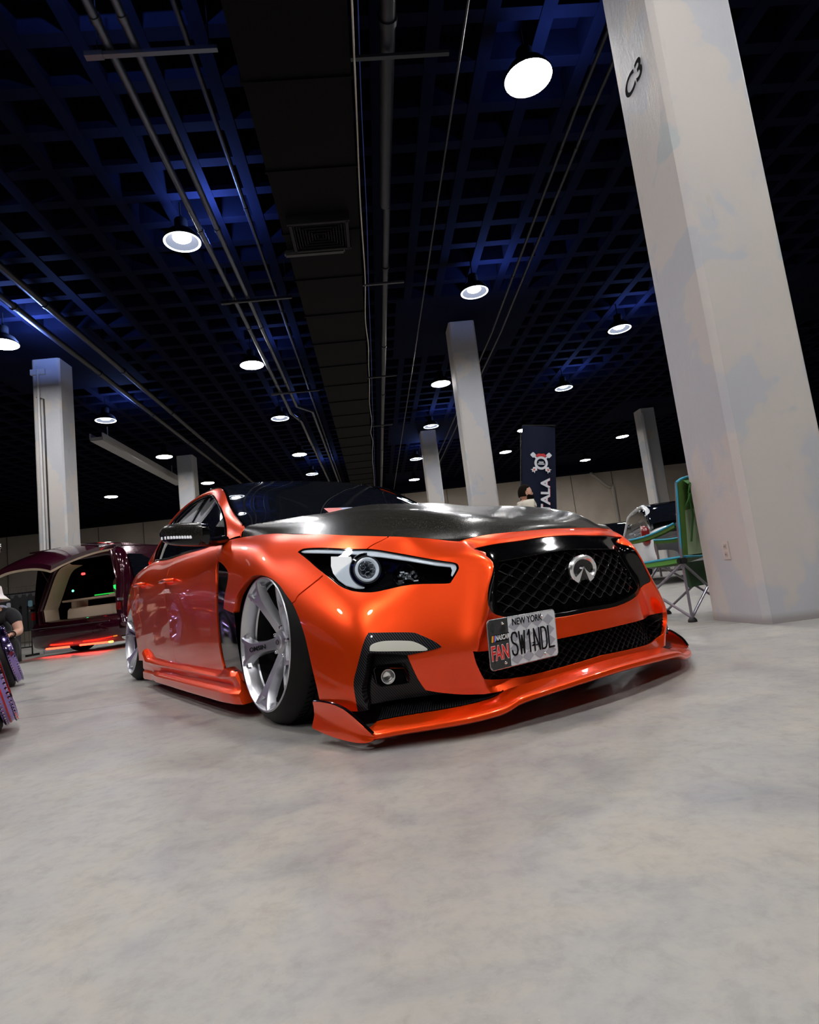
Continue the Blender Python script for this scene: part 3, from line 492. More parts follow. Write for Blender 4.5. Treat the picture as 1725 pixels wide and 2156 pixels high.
def panel(name, ST, F, m, parent, off=0.0, flange=.018, surf=W, both=True, side=1, fl_off=None, seamy=True):
    """skin from (s,t) triangles. side=1 right (as modelled) ; -1 mirrored ; both joins the halves"""
    used = np.unique(F); mp = -np.ones(len(ST),int); mp[used] = np.arange(len(used)); S_ = ST[used]; F = mp[F]
    P = surf.ev(S_[:,0],S_[:,1]); N = surf.nrm(S_[:,0],S_[:,1]); P = P+N*off
    # orientation
    n0 = np.cross(P[F[:,1]]-P[F[:,0]],P[F[:,2]]-P[F[:,0]]); w = (n0*N[F[:,0]]).sum(1)<0; F[w] = F[w][:,::-1]
    e = {}
    for f in F:
        for i in range(3):
            a,b = f[i],f[(i+1)%3]; e[(a,b)] = e.get((a,b),0)+1
    B = [(a,b) for (a,b) in e if (b,a) not in e and not (surf is W and max(S_[a,1],S_[b,1])>7.9 and min(S_[a,1],S_[b,1])>7.3 and S_[a,0]<7)]
    V = list(P); NN = list(N); FF = [tuple(f) for f in F]
    if flange:
        out = {}
        for a,b in B:
            if seamy and abs(P[a][1])<1e-4 and abs(P[b][1])<1e-4: continue
            t = P[b]-P[a]; t /= max(np.linalg.norm(t),1e-9); o = np.cross(t,N[a]+N[b]); o /= max(np.linalg.norm(o),1e-9)
            out.setdefault(a,[]).append(o); out.setdefault(b,[]).append(o)
        on = {k:sum(v)/max(np.linalg.norm(sum(v)),1e-9) for k,v in out.items()}
        idx = {}
        def gv(k,lvl):
            if (k,lvl) not in idx:
                idx[(k,lvl)] = len(V)
                V.append(P[k] if lvl==0 else (P[k]-N[k]*.0015-on[k]*-.0008 if lvl==1 else P[k]-N[k]*flange))
                nn = (N[k]+on[k]*.5 if lvl==0 else on[k]); NN.append(nn/np.linalg.norm(nn))
            return idx[(k,lvl)]
        for a,b in B:
            if a in on and b in on and not (seamy and abs(P[a][1])<1e-4 and abs(P[b][1])<1e-4):
                FF.append((gv(b,0),gv(a,0),gv(a,1),gv(b,1))); FF.append((gv(b,1),gv(a,1),gv(a,2),gv(b,2)))
    V = np.array(V); NN = np.array(NN)
    if both:
        n = len(V); V = np.concatenate([V,V*[1,-1,1]]); NN = np.concatenate([NN,NN*[1,-1,1]]); FF = FF+[tuple(i+n for i in f[::-1]) for f in FF]
    elif side < 0: V = V*[1,-1,1]; NN = NN*[1,-1,1]; FF = [f[::-1] for f in FF]
    return mesh(name, V, FF, m, parent, normals=NN)
hx = lambda x: .011 if x < 1.75 else .024
curves = [P_hl,P_gr,P_in,P_fog,P_arch,P_rarch,P_vent]+list(S_poly.values())
clipped = []
for c in curves:
    c = np.array(c); c[:,0] = np.maximum(c[:,0],-.6); clipped.append(c)
ST,F,cen = cdt(clipped, 0, W.ns-1, 0, 8, hx)
hole = np.zeros(len(F),bool)
for c in (P_hl,P_gr,P_in,P_fog,P_arch,P_rarch,P_vent,*S_poly.values()): hole |= inpoly(cen,c)
def atT(sm, t): a = sm[np.argsort(sm[:,1])]; return np.interp(t, a[:,1], a[:,0])
bf = np.concatenate([seams['bf1'],seams['bf2']])
z = np.full(len(F),0); z[cen[:,0]>atT(bf,cen[:,1])] = 1
fd = np.concatenate([[(11.93,-.5)],[(11.85,3)],seams['fd']])
z[cen[:,0]>atT(fd,cen[:,1])] = 2; z[cen[:,0]>atT(seams['dd'],cen[:,1])] = 3; z[cen[:,0]>atT(seams['dq'],cen[:,1])] = 4
z[hole] = -1
panel('front_bumper', ST, F[z==0], paint, CAR)
FEND = {}; FD = {}; RD = {}
for sd in (1,-1):
    FEND[sd] = panel('fender', ST, F[z==1], paint, CAR, both=False, side=sd, flange=.028)
    FD[sd] = panel('front_door', ST, F[z==2], paint, CAR, both=False, side=sd, flange=.006)
    RD[sd] = panel('rear_door', ST, F[z==3], paint, CAR, both=False, side=sd)
panel('rear_body', ST, F[z==4], paint, CAR, flange=.025)
def region(poly, holes=(), s0=0, s1=9.5, t0=0, t1=8, h=.012):
    c = [np.stack([np.maximum(p[:,0],-.6),p[:,1]],1) for p in (poly,*holes)]
    a,b,ce = cdt(c, s0, s1, t0, t1, lambda x: h, h); k = inpoly(ce,poly)
    for q in holes: k &= ~inpoly(ce,q)
    return a,b[k]
def offset_pts(st, off, sd=1):
    P = W.ev(st[:,0],st[:,1])+W.nrm(st[:,0],st[:,1])*off; return P*[1,sd,1]
# grille
GR = panel('grille', *region(P_gr,(),0,5), void_black, CAR, off=-.062, flange=0)
GF = panel('grille_frame', *region(P_gr,(P_gi,),0,5), gloss_black, GR, off=-.004, flange=.03)
Sg = np.linspace(-0.02,4.4,180); Tg = np.linspace(.3,7,160); Gg = np.stack([W.ev(np.full(160,s),Tg) for s in Sg])
def st_yz(y, z):
    d = (Gg[...,1]-y)**2+(Gg[...,2]-z)**2; k = np.unravel_index(d.argmin(), d.shape); return Sg[k[0]],Tg[k[1]]
def lattice(name, poly, z0, z1, dz, amp, per, off, w, dp, m, parent, ymax=.50):
    mb = MB(); n = int((z1-z0)/dz)+1; ys = np.linspace(-ymax,0,int(ymax/.0065)+1)
    yg,zg = np.meshgrid(ys, np.linspace(z0-.03,z1+.03,40), indexing='ij')
    base = np.empty(yg.shape+(2,))
    for i in range(yg.shape[0]):
        for j in range(yg.shape[1]): base[i,j] = st_yz(yg[i,j],zg[i,j])
    for k in range(n):
        zc = z0+k*dz; run = []
        runs = []
        for i,y in enumerate(ys):
            zz = zc+(-1)**k*amp*math.cos(2*math.pi*y/per)
            f = np.clip((zz-(z0-.03))/(z1-z0+.06)*39,0,38.999); j = int(f); st = base[i,j]*(1-f+j)+base[i,j+1]*(f-j)
            if inpoly(np.array([st]),poly)[0]:
                P = W.ev([st[0]],[st[1]])[0]; N_ = W.nrm([st[0]],[st[1]])[0]
                run.append((P[0]+off*N_[0], y, zz+off*N_[2]))
            else:
                if len(run)>2: runs.append(run)
                run = []
        if len(run)>2: runs.append(run)
        for r_ in runs:
            for sd in (1,-1):
                G = []
                for x,y,zz in r_:
                    G.append([(x,y*sd,zz-w/2),(x+.0015,y*sd,zz-w*.25),(x+.0015,y*sd,zz+w*.25),(x,y*sd,zz+w/2),(x-dp,y*sd,zz+w/2),(x-dp,y*sd,zz-w/2),(x,y*sd,zz-w/2)])
                mb.grid(G, flip=(sd<0))
    return mb.build(name, m, parent, ang=40, fix=True)
mesh_black = mat('gloss_black_mesh', (.012,.012,.014), .12, .3, 1.0)
lattice('grille_mesh', P_gi, .350, .575, .0135*1.55, .0098, .066, -.020, .0042, .014, mesh_black, GR)
IN = panel('lower_intake', *region(P_in,(),0,5), void_black, CAR, off=-.075, flange=0)
lattice('intake_mesh', P_in, .130, .270, .0118, .0054, .038, -.028, .0026, .010, satin_black, IN, .52)
# black return walls of the openings
def wall_strip(name, st, d0, d1, m, parent, both=True, sides=(1,-1)):
    mb = MB(); A = offset_pts(st,d0); B_ = offset_pts(st,d1); C2 = offset_pts(st,(d0+d1)/2)
    mb.grid([[a,c,b] for a,b,c in zip(A,B_,C2)])
    if both: mb.mirror_y()
    return mb.build(name, m, parent)
wall_strip('grille_surround', TR['grille'], -.03, -.064, gloss_black, GR)
wall_strip('intake_surround', TR['intake'], -.012, -.077, satin_black, IN)
# headlamps
hlST,hlF = region(P_hl,(),3,10,2,8,.011)
hlc = P_hl.mean(0)
def shrink(poly, w):
    P = toXY(poly); d = np.roll(P,-1,0)-np.roll(P,1,0); d /= np.maximum(np.linalg.norm(d,axis=1,keepdims=True),1e-9)
    n = np.stack([-d[:,1],d[:,0]],1); c = P.mean(0)
    if ((P+n*1e-3-c)**2).sum() > ((P-c)**2).sum(): n = -n
    return toST(P+n*w)
P_hli = shrink(P_hl,.006)
rimST,rimF = region(P_hl,(P_hli,),3,10,2,8,.011)
def mpt(p, sd): return Vector((p[0],p[1]*sd,p[2]))
for sd in (1,-1):
    HL = panel('headlight', hlST, hlF.copy(), void_black, CAR, off=-.085, flange=0, both=False, side=sd)
    panel('headlight_lens', hlST, hlF.copy(), clear, HL, off=-.003, flange=0, both=False, side=sd)
    panel('headlight_rim', rimST, rimF.copy(), gloss_black, HL, off=-.0015, flange=.02, both=False, side=sd)
    mb = MB(); A = offset_pts(np.concatenate([P_hl,P_hl[:1]]),-.015,sd); B_ = offset_pts(np.concatenate([P_hl,P_hl[:1]]),-.087,sd); mb.grid([[a,b] for a,b in zip(A,B_)]); mb.build('headlight_bowl', satin_black, HL)
    def plate(name, pts, d, m, par=HL):
        P = np.array(pts)*[1,sd,1]; n = np.array([.8,-.55*sd,.2]); n /= np.linalg.norm(n)
        mb = MB(); k = len(P); mb.add(list(P)+list(P-n*d), [tuple(range(k)), tuple(range(2*k-1,k-1,-1))]+[(i,(i+1)%k,k+(i+1)%k,k+i) for i in range(k)])
        o = mb.build(name, m, par, flat=True); bm = bmesh.new(); bm.from_mesh(o.data); bmesh.ops.triangulate(bm, faces=[f for f in bm.faces if len(f.verts)>4]); bm.to_mesh(o.data); bm.free(); return o
    plate('daytime_light', PT['drl'], .012, white_plastic)
    plate('light_crescent', PT['crescent'], .02, white_plastic)
    rc = mpt(PT['ring'],sd); rn = Vector(PT['ringn']); rn.y *= sd
    M = frame(rc, (0,1,0), rn)
    mb = MB().lathe([(.033,-.03),(.0335,.004),(.036,.008),(.040,.008),(.0428,.003),(.0428,-.03)], 48, M); mb.build('halo_ring', white_plastic, HL)
    mb = MB().lathe([(.043,-.04),(.043,-.006),(.050,.002),(.060,-.004),(.064,-.02),(.066,-.05)], 48, M); mb.build('projector_shroud', gloss_black, HL)
    PJ = MB().lathe([(.0001,.002),(.015,.0),(.026,-.006),(.033,-.014)], 40, M).build('projector_lens', mat('projector_glass',(.02,.024,.03),.04,0,1), HL)
    mb = MB(); s_ = .0105   # honeycomb cover
    for i in range(-3,4):
        for j in range(-3,4):
            cx = s_*1.5*i; cy = s_*math.sqrt(3)*(j+(.5 if i%2 else 0))
            if math.hypot(cx,cy) > .029: continue
            pts = [M @ Vector((cx+s_*.98*math.cos(R(60*k)), cy+s_*.98*math.sin(R(60*k)), .003)) for k in range(6)]
            pts = [p for p in pts]
            mb.tube(pts, .0011, 5, closed=True)
    mb.build('honeycomb_cover', chrome, HL)
    mb = MB(); rnd = random.Random(4)
    for k in range(26):
        a,b = rnd.random(),rnd.random(); L_ = np.array(PT['lowbeam']); q = L_[rnd.randrange(len(L_))]*.5+L_[rnd.randrange(len(L_))]*.5
        mb.box(mpt(q,sd), (.012,.016,.007), Matrix.Rotation(rnd.uniform(-1,1),3,'Z') @ Matrix.Rotation(rnd.uniform(-1,1),3,'Y'))
    mb.build('reflector_facets', chrome, HL, flat=True)
    c0 = mpt(np.array(PT['lowbeam']).mean(0),sd); M2 = frame(c0-Vector((.02,0,-.005)), (0,1,0), rn)
    MB().lathe([(.001,-.03),(.02,-.022),(.036,-.004),(.041,.012),(.043,.012)], 32, M2).build('low_beam_bowl', mat('smoked_reflector',(.12,.12,.13),.15,1), HL)
# carbon intake bezels with fog lamp and turn signal
P_bz_outer = P_fog
a = TR['fog']; i_tip = 30
bzST,bzF = region(closeT(a[9:49], *TR['bezel_in'].tolist()), (), 3,9.4,0,4,.010)
sgST,sgF = region(TR['signal'], (), 3,9.4,0,4,.009)
fbST,fbF = region(P_fog, (), 3,9.4,0,4,.014)
for sd in (1,-1):
    FB = panel('intake_bezel', bzST, bzF.copy(), carbon_twill, CAR, off=.004, flange=.05, both=False, side=sd); tag(FB,'carbon fibre bezel')
    panel('turn_signal', sgST, sgF.copy(), frost, FB, off=.005, flange=.02, both=False, side=sd)
    panel('intake_back', fbST, fbF.copy(), carbon_twill, FB, off=-.075, flange=0, both=False, side=sd)
    mb = MB(); A = offset_pts(TR['fog'],-.010,sd); B_ = offset_pts(TR['fog'],-.077,sd); mb.grid([[p,q] for p,q in zip(A,B_)]); mb.build('intake_wall', satin_black, FB)
    ff = [mpt(p,sd) for p in PT['fogframe']]; fc = mpt(PT['fogc'],sd)
    mb = MB().tube(ff, .004, 8, closed=True); FL = mb.build('fog_lamp', gloss_black, FB)
    M = frame(fc+Vector((.01,0,0)), (0,1,0), Vector((.93,-.3*sd,.05)))
    MB().lathe([(.0001,-.012),(.012,-.010),(.019,-.002),(.0205,.006),(.0225,.006),(.0235,-.02)], 32, M).build('fog_reflector', chrome, FB)
    cc = sum(ff, Vector())/len(ff); MB().add([p-Vector((.012,0,0)) for p in ff], [tuple(range(len(ff)))]).build('fog_recess', void_black, FB, flat=True)
# hood
HS = Surf(np.array([[[0.742,0.0,0.612],[0.738,-0.12,0.6115],[0.729,-0.22,0.609],[0.722,-0.31,0.606],[0.717,-0.365,0.603],[0.708,-0.403,0.6005],[0.6965,-0.4235,0.6005]],[[0.715,0.0,0.645],[0.71,-0.12,0.645],[0.7,-0.22,0.642],[0.69,-0.31,0.634],[0.68,-0.37,0.622],[0.672,-0.42,0.611],[0.655,-0.47,0.6095]],[[0.62,0.0,0.681],[0.62,-0.14,0.684],[0.615,-0.25,0.692],[0.6,-0.35,0.682],[0.585,-0.43,0.654],[0.575,-0.5,0.64],[0.562,-0.557,0.635]],[[0.42,0.0,0.734],[0.42,-0.15,0.738],[0.41,-0.28,0.748],[0.4,-0.39,0.738],[0.39,-0.49,0.703],[0.385,-0.57,0.682],[0.38,-0.629,0.667]],[[0.15,0.0,0.801],[0.15,-0.17,0.797],[0.15,-0.32,0.799],[0.15,-0.44,0.797],[0.15,-0.55,0.766],[0.15,-0.62,0.735],[0.15,-0.678,0.707]],[[-0.1,0.0,0.863],[-0.1,-0.19,0.861],[-0.1,-0.35,0.839],[-0.1,-0.49,0.827],[-0.1,-0.6,0.803],[-0.1,-0.67,0.772],[-0.1,-0.716,0.745]],[[-0.3,0.0,0.891],[-0.3,-0.2,0.89],[-0.3,-0.37,0.864],[-0.3,-0.52,0.85],[-0.3,-0.64,0.824],[-0.3,-0.705,0.8],[-0.3,-0.737,0.768]],[[-0.56,0.0,0.898],[-0.55,-0.2,0.895],[-0.53,-0.39,0.882],[-0.51,-0.56,0.862],[-0.49,-0.67,0.848],[-0.485,-0.732,0.832],[-0.48,-0.752,0.788]]]), False); 
def sgrid(net, nu, nv):
    net = np.asarray(net,float); u = np.linspace(0,net.shape[0]-1,nu); v = np.linspace(0,net.shape[1]-1,nv)
    # reflect about y=0 for smooth centre line
    ext = np.concatenate([net[:,1:4][:,::-1]*[1,-1,1], net],1)
    return np.einsum('ai,bj,ijc->abc', spw(net.shape[0],u), spw(ext.shape[1],v+3), ext)
def full(G): return np.concatenate([G[:,::-1]*[1,-1,1], G[:,1:]],1)
def thick(name, G, t, m, parent, ang=50):
    """grid surface (numbered so that the outside is up) with rim turned down by t"""
    n,k = G.shape[:2]; mb = MB(); mb.grid(G)
    rim = [G[0,j] for j in range(k)]+[G[i,-1] for i in range(1,n)]+[G[-1,j] for j in range(k-2,-1,-1)]+[G[i,0] for i in range(n-2,0,-1)]
    rim.append(rim[0]); mb.grid([[p,np.array(p)-[0,0,t]] for p in rim])
    o = mb.build(name, m, parent, ang, fix=False); return o
def up_normals(o):
    me = o.data; me.update()
    if sum(p.normal.z*p.area for p in me.polygons) < 0: me.flip_normals()
    return o
G = full(sgrid(np.array([[[0.742,0.0,0.612],[0.738,-0.12,0.6115],[0.729,-0.22,0.609],[0.722,-0.31,0.606],[0.717,-0.365,0.603],[0.708,-0.403,0.6005],[0.6965,-0.4235,0.6005]],[[0.715,0.0,0.645],[0.71,-0.12,0.645],[0.7,-0.22,0.642],[0.69,-0.31,0.634],[0.68,-0.37,0.622],[0.672,-0.42,0.611],[0.655,-0.47,0.6095]],[[0.62,0.0,0.681],[0.62,-0.14,0.684],[0.615,-0.25,0.692],[0.6,-0.35,0.682],[0.585,-0.43,0.654],[0.575,-0.5,0.64],[0.562,-0.557,0.635]],[[0.42,0.0,0.734],[0.42,-0.15,0.738],[0.41,-0.28,0.748],[0.4,-0.39,0.738],[0.39,-0.49,0.703],[0.385,-0.57,0.682],[0.38,-0.629,0.667]],[[0.15,0.0,0.801],[0.15,-0.17,0.797],[0.15,-0.32,0.799],[0.15,-0.44,0.797],[0.15,-0.55,0.766],[0.15,-0.62,0.735],[0.15,-0.678,0.707]],[[-0.1,0.0,0.863],[-0.1,-0.19,0.861],[-0.1,-0.35,0.839],[-0.1,-0.49,0.827],[-0.1,-0.6,0.803],[-0.1,-0.67,0.772],[-0.1,-0.716,0.745]],[[-0.3,0.0,0.891],[-0.3,-0.2,0.89],[-0.3,-0.37,0.864],[-0.3,-0.52,0.85],[-0.3,-0.64,0.824],[-0.3,-0.705,0.8],[-0.3,-0.737,0.768]],[[-0.56,0.0,0.898],[-0.55,-0.2,0.895],[-0.53,-0.39,0.882],[-0.51,-0.56,0.862],[-0.49,-0.67,0.848],[-0.485,-0.732,0.832],[-0.48,-0.752,0.788]]]), 90, 50)); HD = up_normals(thick('hood', G, .014, carbon_hood, CAR)); tag(HD,'black carbon fibre hood')
G = full(sgrid(np.array([[[-0.62,0.0,0.88],[-0.6,-0.25,0.876],[-0.575,-0.5,0.862],[-0.55,-0.66,0.848],[-0.54,-0.715,0.84]],[[-0.86,0.0,1.02],[-0.84,-0.25,1.013],[-0.81,-0.45,0.988],[-0.795,-0.61,0.95],[-0.79,-0.664,0.932]],[[-1.1,0.0,1.147],[-1.085,-0.25,1.14],[-1.06,-0.42,1.12],[-1.05,-0.56,1.083],[-1.045,-0.614,1.064]],[[-1.36,0.0,1.252],[-1.355,-0.25,1.246],[-1.345,-0.42,1.231],[-1.335,-0.525,1.212],[-1.33,-0.565,1.2]]]), 36, 26)); WSH = up_normals(thick('windshield', G, .006, tint, CAR))
WSN = np.array([[[-0.62,0.0,0.88],[-0.6,-0.25,0.876],[-0.575,-0.5,0.862],[-0.55,-0.66,0.848],[-0.54,-0.715,0.84]],[[-0.86,0.0,1.02],[-0.84,-0.25,1.013],[-0.81,-0.45,0.988],[-0.795,-0.61,0.95],[-0.79,-0.664,0.932]],[[-1.1,0.0,1.147],[-1.085,-0.25,1.14],[-1.06,-0.42,1.12],[-1.05,-0.56,1.083],[-1.045,-0.614,1.064]],[[-1.36,0.0,1.252],[-1.355,-0.25,1.246],[-1.345,-0.42,1.231],[-1.335,-0.525,1.212],[-1.33,-0.565,1.2]]]); RFN = np.array([[[-1.36,0.0,1.252],[-1.355,-0.25,1.246],[-1.345,-0.42,1.231],[-1.335,-0.525,1.212],[-1.33,-0.565,1.2]],[[-1.75,0.0,1.295],[-1.75,-0.25,1.289],[-1.75,-0.42,1.273],[-1.75,-0.525,1.25],[-1.75,-0.565,1.232]],[[-2.2,0.0,1.285],[-2.2,-0.25,1.279],[-2.2,-0.42,1.26],[-2.2,-0.525,1.236],[-2.2,-0.565,1.216]],[[-2.65,0.0,1.205],[-2.65,-0.25,1.198],[-2.65,-0.42,1.18],[-2.65,-0.53,1.15],[-2.65,-0.57,1.132]]])
G = full(sgrid(RFN, 36, 26)); RF = up_normals(thick('roof', G, .006, gloss_black, CAR)); tag(RF,'gloss black roof')
# rear glass and boot lid
RG = np.array([RFN[3], [(-3.0,0,1.08),(-3.0,-.25,1.073),(-3.0,-.40,1.055),(-3.0,-.50,1.03),(-3.0,-.56,1.01)],[(-3.35,0,.955),(-3.35,-.25,.95),(-3.35,-.4,.94),(-3.35,-.52,.92),(-3.33,-.60,.90)]])
up_normals(thick('rear_window', full(sgrid(RG,16,20)), .006, tint, CAR))
BL = np.array([[(-3.33,0,.957),(-3.33,-.25,.952),(-3.33,-.4,.942),(-3.33,-.52,.925),(-3.33,-.60,.905)],[(-3.6,0,.965),(-3.6,-.25,.96),(-3.58,-.38,.95),(-3.55,-.46,.935),(-3.52,-.51,.915)],[(-3.79,0,.966),(-3.765,-.22,.962),(-3.72,-.34,.952),(-3.68,-.42,.935),(-3.64,-.45,.922)]])
up_normals(thick('boot_lid', full(sgrid(BL,14,20)), .01, paint, CAR))
# orange screen pillar and roof rail
RAIL = np.array([[-0.6,-0.79,0.785],[-0.74,-0.742,0.885],[-0.98,-0.682,1.008],[-1.22,-0.632,1.11],[-1.44,-0.592,1.178],[-1.75,-0.578,1.212],[-2.1,-0.578,1.21],[-2.45,-0.595,1.16],[-2.75,-0.612,1.055],[-3.05,-0.63,0.9]])
def resample(P, n):
    P = np.asarray(P,float); d = np.concatenate([[0],np.cumsum(np.linalg.norm(np.diff(P,axis=0),axis=1))]); u = np.interp(np.linspace(0,d[-1],200),d,np.arange(len(P)))
    Q = spw(len(P),u)@P; d = np.concatenate([[0],np.cumsum(np.linalg.norm(np.diff(Q,axis=0),axis=1))]); t = np.linspace(0,d[-1],n)
    return np.stack([np.interp(t,d,Q[:,i]) for i in range(3)],1)
inner = resample(np.concatenate([[(-.50,-.757,.795)],[(-.515,-.74,.825)],WSN[:,-1],RFN[1:,-1],RG[1:,-1]]),90)
outer = resample(RAIL,90)
belt = W.ev(np.linspace(12.02,17.55,80), np.full(80,8.0))
# front foot of the pillar blends into the fender top
for sd in (1,-1):
    mb = MB(); G = []
    for ii,(a,b) in enumerate(zip(inner,outer)):
        bu = .04 if ii<30 else min(.15,.04+.012*(ii-30)); w = b-a; up_ = np.array([0,-.55,.85]); up_ = up_/np.linalg.norm(up_); L_ = np.linalg.norm(w)
        row = [a-up_*.008, a]+[a+w*f+up_*L_*bu*math.sin(math.pi*f) for f in np.linspace(.08,.92,9)]+[b, b-np.array([0,-.3,.9])*.006+np.array([0,.008,0])]
        G.append([np.array(p)*[1,sd,1] for p in row])
    mb.grid(G, flip=(sd>0)); mb.build('roof_pillar', paint, CAR, 60)
    # side glass between belt and rail
    bl = resample(belt,90); ou = outer
    mb = MB(); G = []
    for a,b in zip(bl[:78],ou[:78]):
        G.append([(a+(b-a)*f+np.array([0,-.018*math.sin(math.pi*f),0])+np.array([0,.010,0]))*[1,sd,1] for f in np.linspace(0,1,10)])
    SG = mb.grid(G).build('side_glass', tint, CAR)
    mb = MB(); G = []
    for a,b in zip(bl[77:],ou[77:]):
        G.append([(a+(b-a)*f+np.array([0,-.022*math.sin(math.pi*f),0]))*[1,sd,1] for f in np.linspace(0,1,10)])
    mb.grid(G).build('rear_pillar', paint, CAR)
    # window frame, belt moulding, centre pillar
    mb = MB(); mb.tube([(p+np.array([0,-.002,-.004]))*[1,sd,1] for p in ou[:79]], .007, 8); mb.tube([(p+np.array([0,.000,.004]))*[1,sd,1] for p in bl[:79]], .0065, 8)
    mb.build('window_moulding', mat('dark_chrome',(.10,.10,.11),.12,1), SG)
    mb = MB()
    for i0,i1,wd_ in ((36,36,.035),(62,64,.03)):
        G = []
        for f in np.linspace(0,1,10):
            a = bl[i0]; b = ou[i1]; p = a+(b-a)*f+np.array([0,-.018*math.sin(math.pi*f)+.005,0])
            G.append([(p+np.array([dx,dy,0]))*[1,sd,1] for dx,dy in ((-wd_,.003),(-wd_*.9,-.002),(wd_*.9,-.002),(wd_,.003))])
        mb.grid(G)
    mb.build('door_pillar', gloss_black, SG)
    # black sail behind the mirror
    q = [bl[0]+[0,-.004,.0],bl[5]+[0,-.006,0],bl[5]*.45+ou[13]*.55+[0,-.02,0],ou[10]+[0,-.008,0],ou[5]+[0,-.008,0]]
    mb = MB(); mb.add([np.array(p)*[1,sd,1] for p in q]+[(np.array(p)+[0,.012,0])*[1,sd,1] for p in q], [(0,1,2,3,4),(9,8,7,6,5)]+[(i,(i+1)%5,5+(i+1)%5,5+i) for i in range(5)])
    mb.build('mirror_sail', gloss_black, CAR, flat=True)
# windshield edge moulding and banner sticker along its foot
mb = MB()
for sd in (1,-1): mb.tube([(p+np.array([0,0,.002]))*[1,sd,1] for p in inner[4:46]], .0085, 8)
mb.build('windshield_moulding', gloss_black, WSH)
for k,(c,y0,y1) in enumerate([((.75,.25,.25),-.18,-.07),((.45,.5,.7),-.07,.02),((.3,.45,.75),.02,.10),((.05,.06,.7),.10,.20)]):
    mb = MB(); rows = []
    for f in (0,1):
        u = .28 + .26*f + (0); vv = np.linspace(y0,y1,6)
        N5 = np.concatenate([WSN[:,1:4][:,::-1]*[1,-1,1],WSN],1)
        r_ = []
        for y in vv:
            vj = np.interp(abs(y),[0,.25,.5,.66,.715],[0,1,2,3,4]); p = np.einsum('ai,bj,ijc->abc', spw(4,[u]), spw(8,[vj+3]), N5)[0,0]
            r_.append(np.array([p[0]+.004,y,p[2]+.004]))
        rows.append(r_)
    mb.grid(rows); o = mb.build('banner_sticker', mat('sticker_%d'%k,c,.4), WSH)
# inner dark body (keeps the cabin and engine bay closed)
mb = MB(); mb.box((-1.2,0,.36),(2.0,1.5,.46)); mb.box((.18,0,.36),(.5,.86,.3)); mb.box((-3.3,0,.36),(.7,1.0,.3)); mb.box((-1.5,0,.62),(3.4,.9,.3))
mb.build('underbody', void_black, CAR, flat=True)
# wheel housings
for nm,xc,zc,rr,yi,yo in (('f',.02,.28,.340,-.50,-.715),('r',-2.86,.285,.345,-.48,-.80)):
    for sd in (1,-1):
        A_ = np.linspace(R(-30),R(210),40)
        mb = MB(); mb.grid([[(xc+rr*math.cos(a),y*sd,max(.04,zc+rr*math.sin(a))) for y in (yo,-.70,yi)] for a in A_]); mb.add([(xc+rr*math.cos(a),yi*sd,max(.04,zc+rr*math.sin(a))) for a in A_], [tuple(range(40))])
        mb.build('wheel_housing', void_black, CAR)
# vent panel behind each front wheel: gloss black skin just under the body line
vnST,vnF = region(P_vent, (P_arch,), 9.5, 12.6, .35, 7, .014)
for sd in (1,-1):
    VP = panel('fender_vent', vnST, vnF.copy(), gloss_black, CAR, off=-.006, flange=0, both=False, side=sd); tag(VP,'gloss black vent panel')
    mb = MB()
    mb.box(np.array((-.42,-.868,.184))*[1,sd,1], (.17,.035,.014), bev=.004)
    mb.build('vent_ledge', satin_black, VP)
# side skirts
for sd in (1,-1):
    mb = MB(); G = []
    for f in np.linspace(0,1,50):
        x = -2.24+2.10*f
        zt = np.interp(x,[-2.24,-2.15,-1.7,-.50,-.47,-.14],[.25,.19,.178,.170,.197,.188]); ze = np.interp(x,[-2.24,-2.15,-1.7,-.47,-.14],[.225,.172,.165,.160,.172])
        zb = np.interp(x,[-2.24,-1.7,-1.0,-.14],[.052,.064,.060,.060]); bl_ = np.interp(x,[-2.24,-1.95,-1.75,-.4,-.14],[0,0,1,1,.25])
        yo = -.905; yb = -.905-.022*bl_; fr = np.interp(x,[-.22,-.14],[0,.012])
        sec = [(-.83,zt+.006),(-.872+fr,zt+.002),(-.893+fr,zt-.002),(yo+fr,ze),(yo+.003+fr,ze-.010),(-.902+.02*bl_+fr,ze-.028),(-.902+.026*bl_+fr,.125),(yb+.012+fr,.112-.0*bl_),(yb+fr,.102),(yb+fr,zb+.010),(yb+.006+fr,zb),(-.84,zb+.004),(-.80,zb+.02)]
        G.append([np.array((-.5+(x+.5)*(np.interp(zz,[.06,.19],[-.235,-.325])+.5)/.36 if x>-.5 else x,y,zz))*[1,sd,1] for y,zz in sec])
    mb.grid(G); mb.add(G[0],[tuple(range(13))]); mb.add(G[-1],[tuple(range(13))])
    SK = mb.build('side_skirt', paint, CAR, 42)
# front splitter: orange blade, carbon shelf, winglets
PL = np.array([(.45,-.905),(.60,-.885),(.69,-.868),(.733,-.846),(.775,-.78),(.81,-.71),(.845,-.635),(.875,-.56),(.900,-.49),(.915,-.44),(.928,-.385),(.945,-.29),(.958,-.18),(.964,-.09),(.965,0)])
_k = np.interp(np.abs(PL[:,1]),[.60,.80],[0,.035])[:,None]; _d = PL-np.array([2.266,-1.718]); PL = PL+_d/np.linalg.norm(_d,axis=1,keepdims=True)*_k
ZB = np.array([.046,.030,.024,.030,.035,.038,.041,.044,.050,.068,.075,.082,.088,.091,.092])
PLr = np.concatenate([PL, PL[:-1][::-1]*[1,-1]]); ZBr = np.concatenate([ZB,ZB[:-1][::-1]])
mbB = MB(); mbS = MB(); GB = []; GS = []
u = np.linspace(2.0,len(PLr)-3.0,150); XY = spw(len(PLr),u)@PLr; Z_ = np.interp(u,np.arange(len(PLr)),ZBr)
